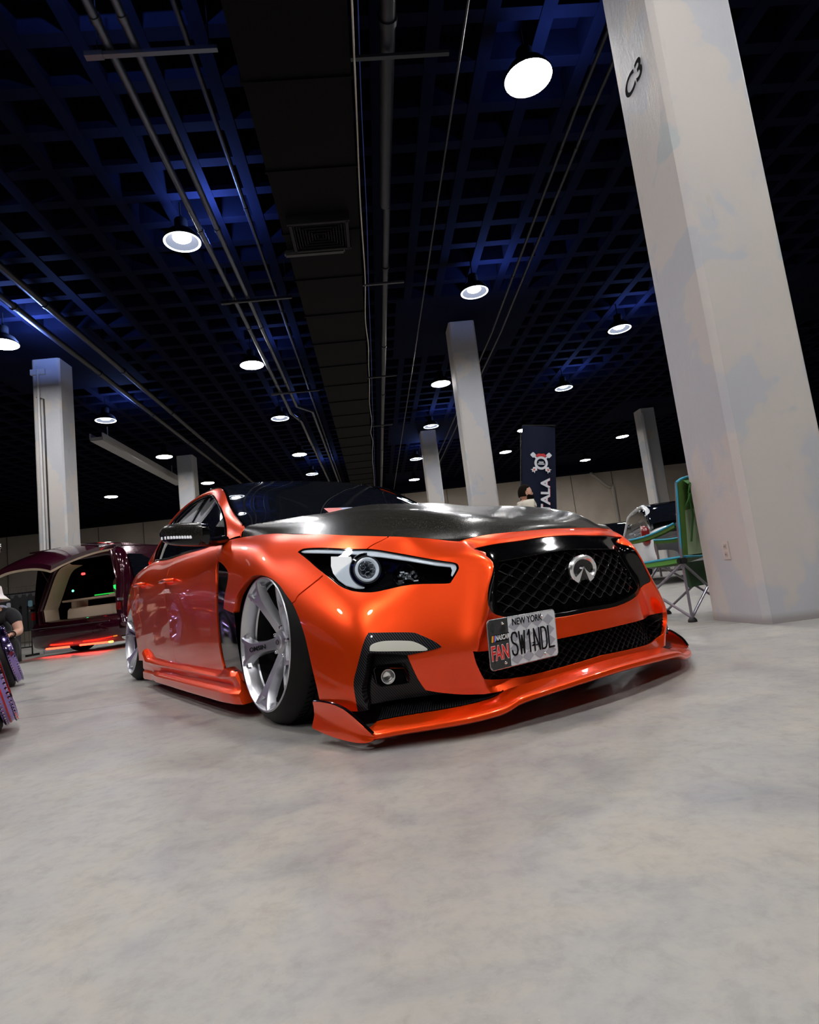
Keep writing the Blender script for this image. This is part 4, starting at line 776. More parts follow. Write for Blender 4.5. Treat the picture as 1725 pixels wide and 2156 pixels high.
Z_ = np.convolve(np.pad(Z_,2,'edge'),[.1,.2,.4,.2,.1],'valid')
for i in range(len(u)):
    p = XY[i]; d = XY[min(i+1,len(u)-1)]-XY[max(i-1,0)]; n = np.array([d[1],-d[0]]); n /= np.linalg.norm(n); zb = Z_[i]
    ay = abs(p[1]); wS = np.interp(ay,[0,.36,.46,.8],[.050,.055,.075,.070]); dpt = np.interp(ay,[0,.3,.5,.7,.85],[.10,.12,.20,.20,.14])
    q = lambda o_,z_: (p[0]-n[0]*o_, p[1]-n[1]*o_, z_)
    GB.append([q(.20,zb+.004),q(.02,zb),q(.004,zb+.001),q(0,zb+.005),q(.0005,zb+.016),q(.004,zb+.020),q(.02,zb+.026),q(wS,zb+.040)])
    GS.append([q(wS-.002,zb+.043),q(wS+.03,zb+.047),q(wS+dpt*.6,zb+.055),q(wS+dpt,zb+.07)])
SP = mbB.grid(GB).build('front_splitter', paint, CAR, 45)
k0 = [i for i in range(len(u)) if abs(XY[i][1])>.45]; 
for sd in (-1,1):
    idx = [i for i in k0 if XY[i][1]*sd>0]; MB().grid([GS[i] for i in idx]).build('splitter_shelf', carbon_twill, SP)
    # winglet at the corner (outer face points traced on the real one)
    top = [(.44,-.892,.125),(.50,-.892,.129),(.56,-.889,.128),(.61,-.885,.122),(.65,-.880,.110),(.68,-.874,.095),(.71,-.866,.075),(.735,-.852,.050)]
    bot = [(.45,-.906,.046),(.50,-.900,.038),(.56,-.893,.031),(.61,-.886,.027),(.65,-.878,.0245),(.69,-.869,.024),(.72,-.860,.027),(.738,-.850,.033)]
    G = []
    sl_ = np.array([-.029,.014,0]); top = [tuple(np.array(p_)+sl_) for p_ in top]; bot = [tuple(np.array(p_)+sl_) for p_ in bot]
    for a,b in zip(resample(top,20),resample(bot,20)):
        G.append([np.array(p)*[1,-sd,1] for p in (a+[0,.010,-.002],a+[0,.004,.001],a,a*.8+b*.2+[0,.004,0],a*.5+b*.5+[0,.007,0],a*.3+b*.7+[0,.004,0],a*.12+b*.88,b,b+[0,.02,0])])
    WG = MB().grid(G).build('winglet', paint, CAR, 60)
    MB().tube([np.array(p)*[1,-sd,1]+[0,-sd*.006,.001] for p in resample(top,24)], .005, 8).build('winglet_edge', gloss_black, SP)
# emblem
EM = frame((.868,0,.448), (0,1,0), (.97,0,-.13))
def ell(a,b,t): return (a*math.cos(R(t)), b*math.sin(R(t)))
outr = [ell(.072,.050,t) for t in range(-66,247,6)]
apex = (0,.006)
inn = [ell(.052,.033,t) for t in range(-38,219,6)]
mb = MB()
def emb_poly():
    # ring arc (top) as a band, and two tapering prongs
    n = 53; G = []
    for i in range(n):
        t = -40+260*i/(n-1); a = ell(.0725,.051,t); b = ell(.054,.035,t)
        m_ = ((a[0]+b[0])/2,(a[1]+b[1])/2)
        G.append([EM@Vector((*a,-.006)),EM@Vector((*a,.001)),EM@Vector(((a[0]*.7+b[0]*.3),(a[1]*.7+b[1]*.3),.006)),EM@Vector(((a[0]*.3+b[0]*.7),(a[1]*.3+b[1]*.7),.006)),EM@Vector((*b,.001)),EM@Vector((*b,-.006))])
    mb.grid(G)
    for s_ in (1,-1):
        pr = []
        for k in range(9):
            f = k/8; t = -40-24*f; o_ = ell(.0725,.051,t); i_ = (apex[0]+(.041-apex[0])*1.0*(1-f)**1.6*1.0, apex[1]+(-.0225-apex[1])*(1-f)**1.0)
            pr.append((o_,i_))
        top_ = [(p[0]*s_,p[1]) for p,_ in pr]
        # wedge: outer arc end -> apex
        ed1 = [(.0413*(1-f)**1.35, -.0225+(.0225+.010)*f) for f in np.linspace(0,1,8)]
        ed2 = [(.0295*(1-f)+.0015*f, -.0465+(.0465+.006)*f) for f in np.linspace(0,1,8)]
        a40 = ell(.0725,.051,-40); 
        poly = [ell(.0725,.051,t) for t in range(-40,-67,-4)]+ed2[1:]+[(0,.012)]+ed1[::-1]
        poly = [(x*s_,y) for x,y in poly]
        if s_<0: poly = poly[::-1]
        V = [EM@Vector((x,y,-.006)) for x,y in poly]+[EM@Vector((x,y,.004)) for x,y in poly]; n_ = len(poly)
        mb.add(V,[tuple(range(n_))[::-1],tuple(range(n_,2*n_))]+[(i,(i+1)%n_,n_+(i+1)%n_,n_+i) for i in range(n_)])
emb_poly(); EB = mb.build('emblem', mat('emblem_chrome',(.95,.95,.97),.24,1), CAR, 30)
MB().prism([ell(.060,.040,t) for t in range(0,360,10)], .004, EM@Matrix.Translation((0,0,-.008))).build('emblem_backing', gloss_black, EB)
# licence plate
pc = Vector((.885,-.3555,.2548)); yaw_,pt_ = R(-.44),R(-3.74)
ex = Vector((math.sin(yaw_),math.cos(yaw_),0)); ez = Vector((-math.sin(pt_)*math.cos(yaw_),math.sin(pt_)*math.sin(yaw_),math.cos(pt_)))
PM = frame(pc, ex, ex.cross(ez))
if (PM.to_3x3()@Vector((0,1,0))).z < 0: PM = frame(pc, ex, -(ex.cross(ez)))
def rrect(w,h,r,n=6,x0=0,y0=0):
    o = []
    for cx,cy,a in ((w/2-r,h/2-r,0),(-w/2+r,h/2-r,90),(-w/2+r,-h/2+r,180),(w/2-r,-h/2+r,270)):
        for k in range(n+1): o.append((x0+cx+r*math.cos(R(a+90*k/n)), y0+cy+r*math.sin(R(a+90*k/n))))
    return o
pw = mat('plate_light_grey',(.66,.68,.72),.3,0,.4); pg = mat('plate_mid_grey',(.36,.37,.43),.3,0,.4); pk = mat('plate_black',(.010,.011,.013),.3,0,.4); pkg = mat('plate_charcoal',(.055,.06,.065),.3,0,.4)
LP = MB().prism(rrect(.305,.152,.014), .0014, PM).build('license_plate', pw, CAR, flat=True); tag(LP,'grey checkered licence plate')
MB().tube([PM@Vector((x,y,.0008)) for x,y in rrect(.3035,.1505,.0135)], .0016, 6, closed=True).build('plate_border', mat('plate_rim',(.4,.41,.43),.25,.8), LP)
up1 = PM@Matrix.Translation((0,0,.0016))
def flatpoly(name, polys, m, par, z=.0002):
    mb = MB()
    for p in polys: mb.prism(p, .0003, up1@Matrix.Translation((0,0,z)))
    return mb.build(name, m, par, flat=True)
flatpoly('plate_dark_field', [[(-.150,-.064),(-.142,-.074),(-.066,-.074),(-.066,.074),(-.142,.074),(-.150,.064)]], pk, LP)
flatpoly('plate_check', [[(-.064+.052*i+d,-.072+.034*j+.017),(-.064+.052*i+d+.026,-.072+.034*j+.034),(-.064+.052*i+d+.052,-.072+.034*j+.017),(-.064+.052*i+d+.026,-.072+.034*j)] for i,d,j in [(i,0,j) for i in range(4) for j in (0,1,2,3)]], pg, LP)
flatpoly('plate_check_dark', [[(-.145,.050),(-.128,.070),(-.118,.050),(-.130,.030)],[(-.110,-.045),(-.090,-.030),(-.075,-.05),(-.09,-.07)],[(-.146,-.03),(-.128,-.015),(-.118,-.04),(-.135,-.06)],[(-.105,.04),(-.09,.062),(-.074,.045),(-.088,.02)]], pkg, LP)
ink = mat('plate_ink',(.003,.003,.004),.6,spec=.15)
TM = lambda x,y,z=.0008: up1@Matrix.Translation((x,y,z))
STROKES = {'S':[[(.98,.80),(.88,.94),(.70,1.0),(.32,1.0),(.12,.93),(.02,.80),(.05,.66),(.20,.56),(.78,.44),(.95,.34),(.98,.18),(.86,.05),(.66,0),(.30,0),(.10,.06),(.0,.20)]],
 'W':[[(0,1),(.22,0),(.5,.80),(.78,0),(1,1)]],'1':[[(.18,.80),(.52,1),(.52,0)]],'N':[[(0,0),(0,1),(1,0),(1,1)]],'D':[[(0,0),(0,1),(.52,1),(.80,.93),(.97,.78),(1,.6),(1,.4),(.97,.22),(.80,.07),(.52,0),(0,0)]],'L':[[(0,1),(0,0),(1,0)]]}
def strokes(s_, x0, y0, w, h, pitch, t, m, M, par, nm):
    mb = MB()
    for i,ch in enumerate(s_):
        for pl in STROKES[ch]:
            P = [Vector((x0+i*pitch+a*w, y0+b*h, 0)) for a,b in pl]
            for a,b in zip(P[:-1],P[1:]):
                d = (b-a); L_ = d.length; d.normalize(); n = Vector((-d.y,d.x,0))*t/2; mb.prism([tuple((a+n)[:2]),tuple((a-n)[:2]),tuple((b-n)[:2]),tuple((b+n)[:2])],.0008,M)
            for p in P: mb.prism([(p.x+t/2*math.cos(R(45*k)),p.y+t/2*math.sin(R(45*k))) for k in range(8)],.0008,M)
    return mb.build(nm, m, par, flat=True)
strokes('SW1NDL', -.0560, -.043, .0240, .068, .0335, .0058, ink, TM(0,0), LP, 'plate_number')
text('NEW YORK', .030, ink, TM(.020,.057), LP, 'state_name', .0004, .86, bold=.0003)
text('FAN', .060, mat('plate_white',(.8,.8,.8),.4), TM(-.108,-.028,.0006), LP, 'fan_outline', .0004, .66, bold=.0026)
text('FAN', .060, mat('plate_red',(.75,.012,.008),.4), TM(-.108,-.028,.0012), LP, 'fan_lettering', .0004, .66, bold=.0010)
flatpoly('race_badge', [[(-.142,.006),(-.138,.028),(-.064,.030),(-.068,.008)]], ink, LP, .0006)
for k,(c) in enumerate([(.75,.5,.02),(.7,.03,.02),(.02,.15,.65)]):
    x = -.1405+.0055*k; flatpoly('badge_stripe', [[(x,.008),(x+.0035,.027),(x+.009,.027),(x+.0055,.008)]], mat('stripe%d'%k,c,.4), LP, .001)
text('NASCAR', .021, mat('badge_white',(.8,.8,.8),.4), TM(-.095,.0182,.0012), LP, 'badge_lettering', .0003, .72, bold=.0005, shear=.25)
mb = MB()
for x,y in ((-.089,.060),(.089,.060),(-.089,-.060),(.089,-.060)): mb.lathe([(.0001,.0045),(.003,.004),(.0052,.001),(.0055,-.001)], 14, up1@Matrix.Translation((x,y,.001)))
mb.pieces('plate_screw', chrome, LP)
MB().box(PM@Vector((0,0,-.025)),(.05,.12,.06)).build('plate_bracket', void_black, LP)
# wheels
def wheel(xc, yc, zc, camb, steer, rot, sd, name='wheel'):
    n = Vector((math.sin(steer)*math.cos(camb), -math.cos(steer)*math.cos(camb), math.sin(camb)))
    fx = Vector((math.cos(steer), math.sin(steer), 0)); M = frame((xc,yc,zc), fx, n)   # local x forwards, z outwards
    if sd < 0:
        M = Matrix.Diagonal((1,-1,1,1)) @ M
    def fin(mb, nm, m, par, ang=35): return mb.build(nm, m, par, ang)
    mb = MB(); mb.lathe([(.2535,-.012),(.2565,-.010),(.2565,-.003),(.2540,0),(.2500,-.001),(.2475,-.006),(.2440,-.012),(.2385,-.020),(.2375,-.060),(.2330,-.066)], 96, M)
    w = fin(mb, name, silver, CAR)
    mb = MB(); mb.lathe([(.2330,-.066),(.230,-.12),(.222,-.15),(.222,-.22),(.24,-.235)], 64, M); fin(mb, 'rim_barrel', mat('dark_barrel',(.03,.03,.033),.4,.8), w)
    mb = MB()
    WT = lambda r: -.004-.074*max(0,1-(r-.045)/.195)**1.35
    for k in range(5):
        A = R(rot+72*k); ca,sa = math.cos(A),math.sin(A)
        def Pp(r,t,w_): return M @ Vector((r*ca-t*sa, r*sa+t*ca, w_))
        G = []
        for r in np.linspace(.032,.205,22):
            hw = np.interp(r,[.03,.06,.10,.15,.205],[.034,.0255,.0215,.0235,.031]); z_ = WT(r); dp = .040
            G.append([Pp(r,-hw-.004,z_-dp),Pp(r,-hw-.001,z_-.012),Pp(r,-hw+.003,z_-.001),Pp(r,-hw*.5,z_+.0002),Pp(r,0,z_-.0015),Pp(r,hw*.5,z_+.0002),Pp(r,hw-.003,z_-.001),Pp(r,hw+.001,z_-.012),Pp(r,hw+.004,z_-dp)])
        mb.grid(G)
        for s_ in (1,-1):
            G = []
            for f in np.linspace(0,1,14):
                r = .172+.071*f; t = s_*(.014+.038*f**1.25); hw = .0125-.001*f; z_ = WT(r)+.0005*f; dp = .034
                G.append([Pp(r,t-hw-.003,z_-dp),Pp(r,t-hw,z_-.008),Pp(r,t-hw+.003,z_),Pp(r,t,z_+.0007),Pp(r,t+hw-.003,z_),Pp(r,t+hw,z_-.008),Pp(r,t+hw+.003,z_-dp)])
            mb.grid(G)
        # pad joining the fork to the barrel
        G = []
        for f in np.linspace(-1,1,13):
            t = .066*f; r = math.sqrt(.240**2-t*t); G.append([Pp(r-.016,t,-.030),Pp(r-.012,t,-.016),Pp(r,t,-.012),Pp(r,t,-.05)])
        mb.grid(G)
    fin(mb, 'spokes', silver, w, 30)
    mb = MB(); mb.lathe([(.0001,-.060),(.024,-.060),(.0275,-.062),(.029,-.066),(.034,-.068),(.045,-.072),(.048,-.085),(.048,-.12)], 40, M)
    fin(mb, 'center_cap', silver, w)
    mb = MB(); mb.tube([M@Vector((.012*math.cos(t),.0085*math.sin(t),-.0595)) for t in np.linspace(0,2*math.pi,20,endpoint=False)], .0018, 6, closed=True)
    fin(mb, 'cap_badge', satin_black, w)
    mb = MB()
    for k in range(5):
        A = R(rot+36+72*k); mb.lathe([(.0001,-.066),(.006,-.066),(.0085,-.070),(.0085,-.10)], 10, M@Matrix.Translation((.057*math.cos(A),.057*math.sin(A),0)))
    mb.pieces('lug_nut', chrome, w)
    mb = MB(); mb.lathe([(.075,-.13),(.165,-.13),(.17,-.135),(.17,-.15),(.0001,-.15)], 48, M); fin(mb, 'brake_disc', mat('brake_steel',(.05,.05,.05),.5,.6), w)
    # tyre
    g = []
    prof = [(.2545,-.004),(.260,-.005),(.268,-.010),(.281,-.021),(.293,-.034),(.302,-.046),(.3085,-.058),(.3125,-.070)]
    for wv in (.090,.120,.150,.180):
        prof += [(.3138,-(wv-.012)),(.3138,-(wv-.004)),(.3070,-(wv-.003)),(.3070,-(wv+.003)),(.3138,-(wv+.004))]
    prof += [(.3125,-.205),(.3075,-.220),(.295,-.232),(.275,-.238),(.2545,-.235)]
    ty = fin(MB().lathe(prof, 120, M), 'tyre', rubber_t, w, 28)
    mb = MB()
    for k in range(84):
        A = 2*math.pi*k/84; c_,s_ = math.cos(A),math.sin(A)
        for w0,w1 in ((-.060,-.084),(-.186,-.206)):
            a = M@Vector((.3143*c_,.3143*s_,w0)); b = M@Vector((.3143*math.cos(A+.03),.3143*math.sin(A+.03),w1)); mb.tube([a,b],.0016,4)
    fin(mb, 'tread_sipe', void_black, ty)
    if steer or rot in (160,):
        pass
    TT_ = M @ Matrix.Rotation(R(rot),4,'Z') @ Matrix.Translation((.142,0,WT(.142)+.0012))
    text('NISMO', .025, satin_black, TT_@Matrix.Rotation(-math.atan((WT(.147)-WT(.137))/.01),4,'Y')@Matrix.Translation((0,0,.0006)), w, 'spoke_lettering', .0008, 1.25, bold=.0004)
    return w
rubber_t = rubber
def zmin_fix(xc, y, camb, steer): return .3138*math.cos(camb)+.05*0+ (.2*math.sin(camb))*0
cf,cr = R(3.72),R(4.47)
wheel(0,-.876,.3138*math.cos(cf)-.05*math.sin(cf)+.0,cf,R(.64),189,1)
wheel(-2.85,-.8647,.3138*math.cos(cr)-.05*math.sin(cr)+.0,cr,0,160,1)
wheel(0,-.876,.3138*math.cos(cf)-.05*math.sin(cf),cf,R(.64),189,-1)
wheel(-2.85,-.8647,.3138*math.cos(cr)-.05*math.sin(cr),cr,0,160,-1)
# door mirrors
def mirror_shell(sd, z0, z1, grow, nm, m, par, f0=0, f1=1):
    mb = MB(); G = []
    for f in np.linspace(f0,f1,26):
        y = -.895-.178*f
        rr = (max(0,1-abs(f)**7))**.5*(.93+.07*min(1,f*4)); rr = max(rr,.05)
        xc = -.570-.115*f-.02*f*f; zc = .815+.026*f; hx_ = (.066-.012*f+grow)*rr; hz = (.055-.006*f+grow)*rr
        sec = []
        for a in np.linspace(z0,z1,28):
            c_,s_ = math.cos(a),math.sin(a); e = 3.0 if s_>0 else 2.2
            sec.append(np.array((xc+hx_*np.sign(c_)*abs(c_)**(2/e), y, zc+hz*np.sign(s_)*abs(s_)**(2/e)))*[1,sd,1])
        G.append(sec)
    mb.grid(G)
    if f0 == 0 and nm == 'door_mirror': mb.add(G[0],[tuple(range(28))])
    mb.add(G[-1],[tuple(range(28))])
    return mb.build(nm, m, par, 50)
for sd in (1,-1):
    MR = mirror_shell(sd, R(-180), R(180), 0, 'door_mirror', gloss_black, CAR)
    mirror_shell(sd, R(-14), R(176), .004, 'mirror_cap', carbon_hood, MR, .16, .985).__setitem__('label','carbon fibre mirror cap')
    mb = MB(); mb.tube([np.array(p)*[1,sd,1] for p in ((-.575,-.93,.785),(-.575,-.89,.782),(-.585,-.85,.782),(-.60,-.80,.79))], [.035,.040,.042,.04], 12, flat=.55); mb.build('mirror_arm', gloss_black, MR)
    mb = MB()
    for k in range(11):
        f = .42+.056*k; y = -.895-.178*f; rr = (max(0,1-f**7))**.5; x = -.570-.115*f-.02*f*f+(.066-.012*f)*rr*.985+.004; mb.box(np.array((x,y,.796+.026*f))*[1,sd,1],(.006,.0088,.013),Matrix.Rotation(sd*(.6 if k<9 else 1.2),3,'Z'))
    mb.build('mirror_indicator', white_plastic, MR, flat=True)
# door handles
for sd,doors in ((1,(FD[1],RD[1])),(-1,(FD[-1],RD[-1]))):
    for (hxc,hz),dr in zip(((-1.33,.655),(-2.16,.690)),doors):
        y0 = -.912 if hxc>-2 else -.905
        mb = MB(); mb.tube([np.array(p)*[1,sd,1] for p in ((hxc+.10,y0+.012,hz),(hxc+.085,y0-.016,hz),(hxc+.02,y0-.026,hz),(hxc-.06,y0-.024,hz),(hxc-.09,y0-.012,hz),(hxc-.10,y0+.012,hz))], [.012,.015,.015,.015,.014,.012], 12, flat=.75)
        h = mb.build('door_handle', paint, dr)
        MB().tube([np.array(p)*[1,sd,1] for p in ((hxc+.08,y0-.030,hz),(hxc+.02,y0-.037,hz),(hxc-.06,y0-.035,hz))], .004, 8).build('handle_trim', chrome, dr)
# ------------------------------------------------------------------ generic body of a parked car: lower body and cabin, lofted
def shell(sec, n=28, e=3.2):
    """sec: (x, half width, z bottom, z top) ; returns grid"""
    sec = np.array(sec,float); u = np.linspace(0,len(sec)-1,(len(sec)-1)*6+1); S_ = spw(len(sec),u)@sec; G = []
    for x,hw,z0,z1 in S_:
        c = (z0+z1)/2; h = (z1-z0)/2; r = []
        for k in range(n+1):
            a = 2*math.pi*k/n; ca,sa = math.cos(a),math.sin(a)
            r.append((x, hw*np.sign(ca)*abs(ca)**(2/e), c+h*np.sign(sa)*abs(sa)**(2/e)))
        G.append(r)
    return G
def simple_wheel(par, c, R_, w_, sd, nm='wheel', rim=silver):
    M = frame(c, (1,0,0), (0,sd,0))
    t = MB().lathe([(R_*.66,0),(R_*.9,.004),(R_,-.03),(R_,-w_+.03),(R_*.9,-w_),(R_*.66,-w_)], 40, M).build(nm, rubber, par)
    mb = MB().lathe([(R_*.67,-.002),(R_*.63,-.01),(R_*.60,-.06)], 32, M)
    for k in range(5):
        A = 2*math.pi*k/5; mb.tube([M@Vector((.03*math.cos(A),.03*math.sin(A),-.03)), M@Vector((R_*.62*math.cos(A),R_*.62*math.sin(A),-.015))], .03, 8, flat=.5)
    mb.lathe([(.0001,-.015),(.05,-.02),(.055,-.06)], 20, M); mb.build('rim', rim, t); return t
# white hatchback behind the folding chair
wht = mat('white_car_paint', (.62,.63,.66), .2, 0, 1); drk = mat('red_tail_lens', (.16,.004,.004), .06, 0, 1)
def hatch(name, label, loc, rz, L_, hw, H_, body, tail=True):
    root = empty(name, loc, rz); tag(root, label, 'car')
    lo = MB().grid(shell([(0,hw*.80,.32,.92),(.06,hw*.90,.26,.98),(.35,hw*.97,.20,.98),(1.0,hw,.18,.96),(L_*.5,hw,.18,.93),(L_*.75,hw,.18,.90),(L_*.93,hw*.93,.20,.80),(L_,hw*.75,.28,.62)])).build('body_shell', body, root, 50)
    MB().grid(shell([(.12,hw*.76,.90,1.04),(.30,hw*.79,.86,H_-.13),(.75,hw*.79,.86,H_),(1.7,hw*.79,.86,H_),(2.3,hw*.78,.86,H_-.05),(3.1,hw*.78,.84,.97)],24,5)).build('cabin_glass', tint, root, 50)
    mb = MB()
    for s_ in (1,-1):
        y = hw*.745*s_; mb.tube([(.22,y,.95),(.34,y*.985,H_-.13),(.75,y*.95,H_-.015),(1.7,y*.95,H_-.015),(2.3,y*.96,H_-.06),(3.05,y*1.02,.95)], .035, 10, flat=1.2)
        mb.tube([(.95,y*1.01,.93),(.90,y*.985,H_-.06)], .035, 8); mb.tube([(1.75,y*1.01,.93),(1.75,y*.97,H_-.03)], .02, 8)
    mb.grid(shell([(.72,hw*.66,H_-.03,H_+.006),(1.2,hw*.68,H_-.03,H_+.012),(1.75,hw*.68,H_-.03,H_+.008)],16,3)); mb.build('roof_frame', body, root, 50)
    if tail:
        for s_ in (1,-1): MB().grid(shell([(.0,.02,.74,.86),(.02,.065,.68,.97),(.16,.060,.68,1.02),(.34,.02,.86,1.0)],16,3.2)).build('tail_lamp', drk, root, 50).location = (0,(hw-.085)*s_,0)
        MB().box((-.0,0,.34),(.10,hw*1.5,.12),bev=.02).build('rear_valance', mat('valance_grey',(.18,.18,.19),.4), root)
        MB().tube([(-.05,hw*.55,.27),(.1,hw*.55,.27)],.035,14).build('exhaust_tip', chrome, root)
    for x in (.85,L_-.85):
        for s_ in (1,-1): simple_wheel(root, (x,(hw+.005)*s_,.31), .31, .2, s_)
    return root
hd = math.atan2(.97,.25)
hatch('parked_car', 'white hatchback parked behind the green folding chair', (5.25,9.4,0), hd, 4.2, .86, 1.40, wht)
hatch('parked_car', 'silver car whose rounded roof shows over the far corner of the black hood', (6.15,14.2,0), hd+.35, 4.2, .88, 1.46, mat('silver_car_paint',(.33,.33,.36),.25,.3,1), False)
# ------------------------------------------------------------------ dark red open-hatch vehicle
mar = mat('burgundy_car_paint', (.035,.002,.010), .12, .3, 1, .01); beige = mat('beige_trim_panel', (.62,.50,.38), .6); beig2 = mat('beige_vinyl',(.50,.40,.29),.55)
SV = empty('open_hatch_vehicle', (-5.352,10.893,0), R(71.06)); tag(SV, 'dark burgundy people carrier with its rear hatch raised and red light strips, at left', 'car')
def sideskin(sd):
    # flank from the rear corner to the nose, loft of vertical sections
    secs = []
    for x,yo in ((.0,.90),(.15,.94),(.6,.97),(1.5,.99),(2.6,.99),(3.6,.98),(4.4,.93),(4.8,.78)):
        top = 1.86 if x<3.0 else np.interp(x,[3.0,3.7,4.8],[1.82,1.15,.85]); r = []
        for z in np.linspace(.22,1,12): r.append((x,(yo-.03*(z<.4)*(.4-z)/.18)*sd,z))
        for f in np.linspace(.08,1,12): r.append((x,(yo-.17*f**1.5)*sd, 1+(top-1)*f))
        secs.append(r)
    A = np.array(secs); u = np.linspace(0,len(A)-1,50); return np.einsum('ab,bjc->ajc', spw(len(A),u), A)
mb = MB(); mb.grid(sideskin(1)); mb.grid(sideskin(-1)); 
G = []
for x in np.linspace(0,3.2,14):
    zt = 1.93-.02*(x-1.4)**2; G.append([(x,y,zt-.09*(abs(y)/.82)**3.0) for y in np.linspace(-.83,.83,16)])
mb.grid(G); G = []
for x in np.linspace(3.2,4.85,10): zt = np.interp(x,[3.2,3.8,4.85],[1.86,1.15,.85]); G.append([(x,y,zt-.08*(abs(y)/.8)**3) for y in np.linspace(-.83,.83,12)])
mb.grid(G); mb.build('body_shell', mar, SV, 50)
mb = MB()
for sd in (1,-1):
    G = []
    for x in np.linspace(.35,3.3,12): G.append([(x,(1.0-.17*f**1.5)*sd,1.02+.78*f-(0.05)) for f in np.linspace(.12,.88,8)])
    mb.grid(G)
mb.build('side_window', tint, SV, 50)
# rear frame round the opening, bumper
mb = MB()
def frm(y0,z0,y1,z1,w,d=.10): mb.tube([(.02,y0,z0),(.02,y1,z1)], w, 10)
fr_ = [(.02,.80,.80),(.04,.66,1.15),(.07,.50,1.50),(.08,.30,1.62),(.08,0,1.68),(.08,-.5,1.68),(.07,-.84,1.60),(.04,-.90,1.10),(.02,-.90,.60),(.0,-.84,.42),(.0,0,.40),(.0,.60,.40),(.0,.74,.55)]
u = np.linspace(0,13,120); Q = np.array(fr_+[fr_[0]]); Qs = spw(14,u)@Q
G = []
for p in Qs:
    c = np.array((.1,-.08,1.0)); d = p-c; d[0]=0; d /= np.linalg.norm(d)
    G.append([p+np.array((.14,0,0))-d*.02, p-d*.045+[-.015,0,0], p-d*.01+[-.035,0,0], p+d*.05+[-.03,0,0], p+d*.11+[.02,0,0], p+d*.14+[.12,0,0]])
mb.grid(G); mb.build('tailgate_frame', mar, SV, 50)
G = []
for y in np.linspace(-.95,.95,24):
    k = .10*(abs(y)/.95)**4; G.append([(.05+k,y,.62),(-.06+k,y,.60),(-.13+k,y,.52),(-.15+k,y,.42),(-.14+k,y,.30),(-.10+k,y,.18),(.0+k,y,.13),(.15,y,.13)])
BP = MB().grid(G).build('bumper', mar, SV, 50)
MB().box((-.16,0,.50),(.012,1.7,.012)).box((-.155,0,.36),(.012,1.5,.010)).build('bumper_trim', chrome, BP, flat=True)
red_e = mat('red_led_strip', (.8,.02,.01), .4, emit=(1,.03,.012), es=9)
MB().tube([(-.115,.56,.135),(-.115,.06,.135)],.016,8).build('light_strip', red_e, SV)
MB().tube([(-.125,-.18,.142),(-.125,-.77,.142)],.016,8).build('light_strip', red_e, SV)
MB().tube([(-.125,-.79,.142),(-.115,-.86,.142)],.016,8).build('light_strip', mat('amber_led',(.8,.3,.02),.4,emit=(1,.35,.03),es=9), SV)
MB().tube([(.2,-.98,.12),(1.6,-1.0,.12)],.012,8).build('sill_light', mat('amber_led_sill',(.8,.3,.02),.4,emit=(1,.22,.02),es=6), SV)
# interior
mb = MB(); mb.box((1.3,0,.42),(2.5,1.7,.04)); mb.box((1.3,.86,.9),(2.5,.03,1.0)); mb.box((1.3,-.86,.9),(2.5,.03,1.0)); mb.box((2.5,0,1.0),(.04,1.7,1.3)); mb.build('cabin_lining', void_black, SV, flat=True)
mb = MB(); Qi = Qs.copy(); G = []
for p in Qi:
    c = np.array((.1,-.08,1.0)); d = p-c; d[0]=0; d /= np.linalg.norm(d)
    if p[1]>.2 or p[2]<.75: G.append([p-d*.05+[.02,0,0], p-d*.075+[.05,0,0], p-d*.085+[.30,0,0]])
    elif G and len(G)>2: mb.grid(G); G = []
if len(G)>2: mb.grid(G)
mb.build('opening_trim', beig2, SV, 60)
mb = MB(); G = []
for y in np.linspace(.34,-.80,16): G.append([(.16,y,.40),(.13,y,.43),(.16,y,.78 if y<.33 else .76),(.20,y,.80),(.5,y,.80)])
mb.grid(G); SB = mb.build('speaker_enclosure', beige, SV, 40)
MB().box((.25,-.2,.935),(.22,1.30,.035),bev=.01).box((.2,-.72,.955),(.14,.24,.04),bev=.01).build('parcel_shelf', beige, SV)
MB().box((.4,.30,.87),(.3,.10,.14),bev=.01).build('side_cubby', beige, SV)
MB().box((.42,.44,.72),(.04,.12,.38)).build('reflective_panel', mat('olive_panel',(.25,.22,.05),.4), SV, flat=True)
for y in (.0,-.55): MB().grid(shell([(1.0,.05,1.10,1.20),(1.03,.12,1.0,1.30),(1.12,.13,1.0,1.32),(1.16,.06,1.05,1.25)],16,3)).build('headrest', beig2, SV, 50).location = (0,y,0)
for c,p,r in (((1,.02,.02),(.15,-.07,1.385),.022),((1,.02,.02),(.15,-.035,1.385),.022),((1,.02,.02),(.12,-.84,1.40),.02),((.05,1,.35),(.2,.245,1.11),.02)):
    MB().lathe([(.0001,r),(r*.7,r*.7),(r,0),(r*.7,-r*.7),(.0001,-r)],12,Matrix.Translation(p)).build('marker_light', mat('marker_glow',c,.4,emit=c,es=7), SV)
MB().lathe([(.0001,-.09),(.02,-.03),(.05,0),(.055,.05),(.0001,.06)],16,Matrix.Translation((.22,-.70,1.06))).build('green_light', mat('green_glow',(.02,.6,.08),.4,emit=(.02,1,.12),es=1.2), SV)
MB().box((.3,-.35,.985),(.02,.42,.02)).build('green_display', mat('green_dim',(.02,.4,.05),.4,emit=(.02,.8,.08),es=.5), SV, flat=True)
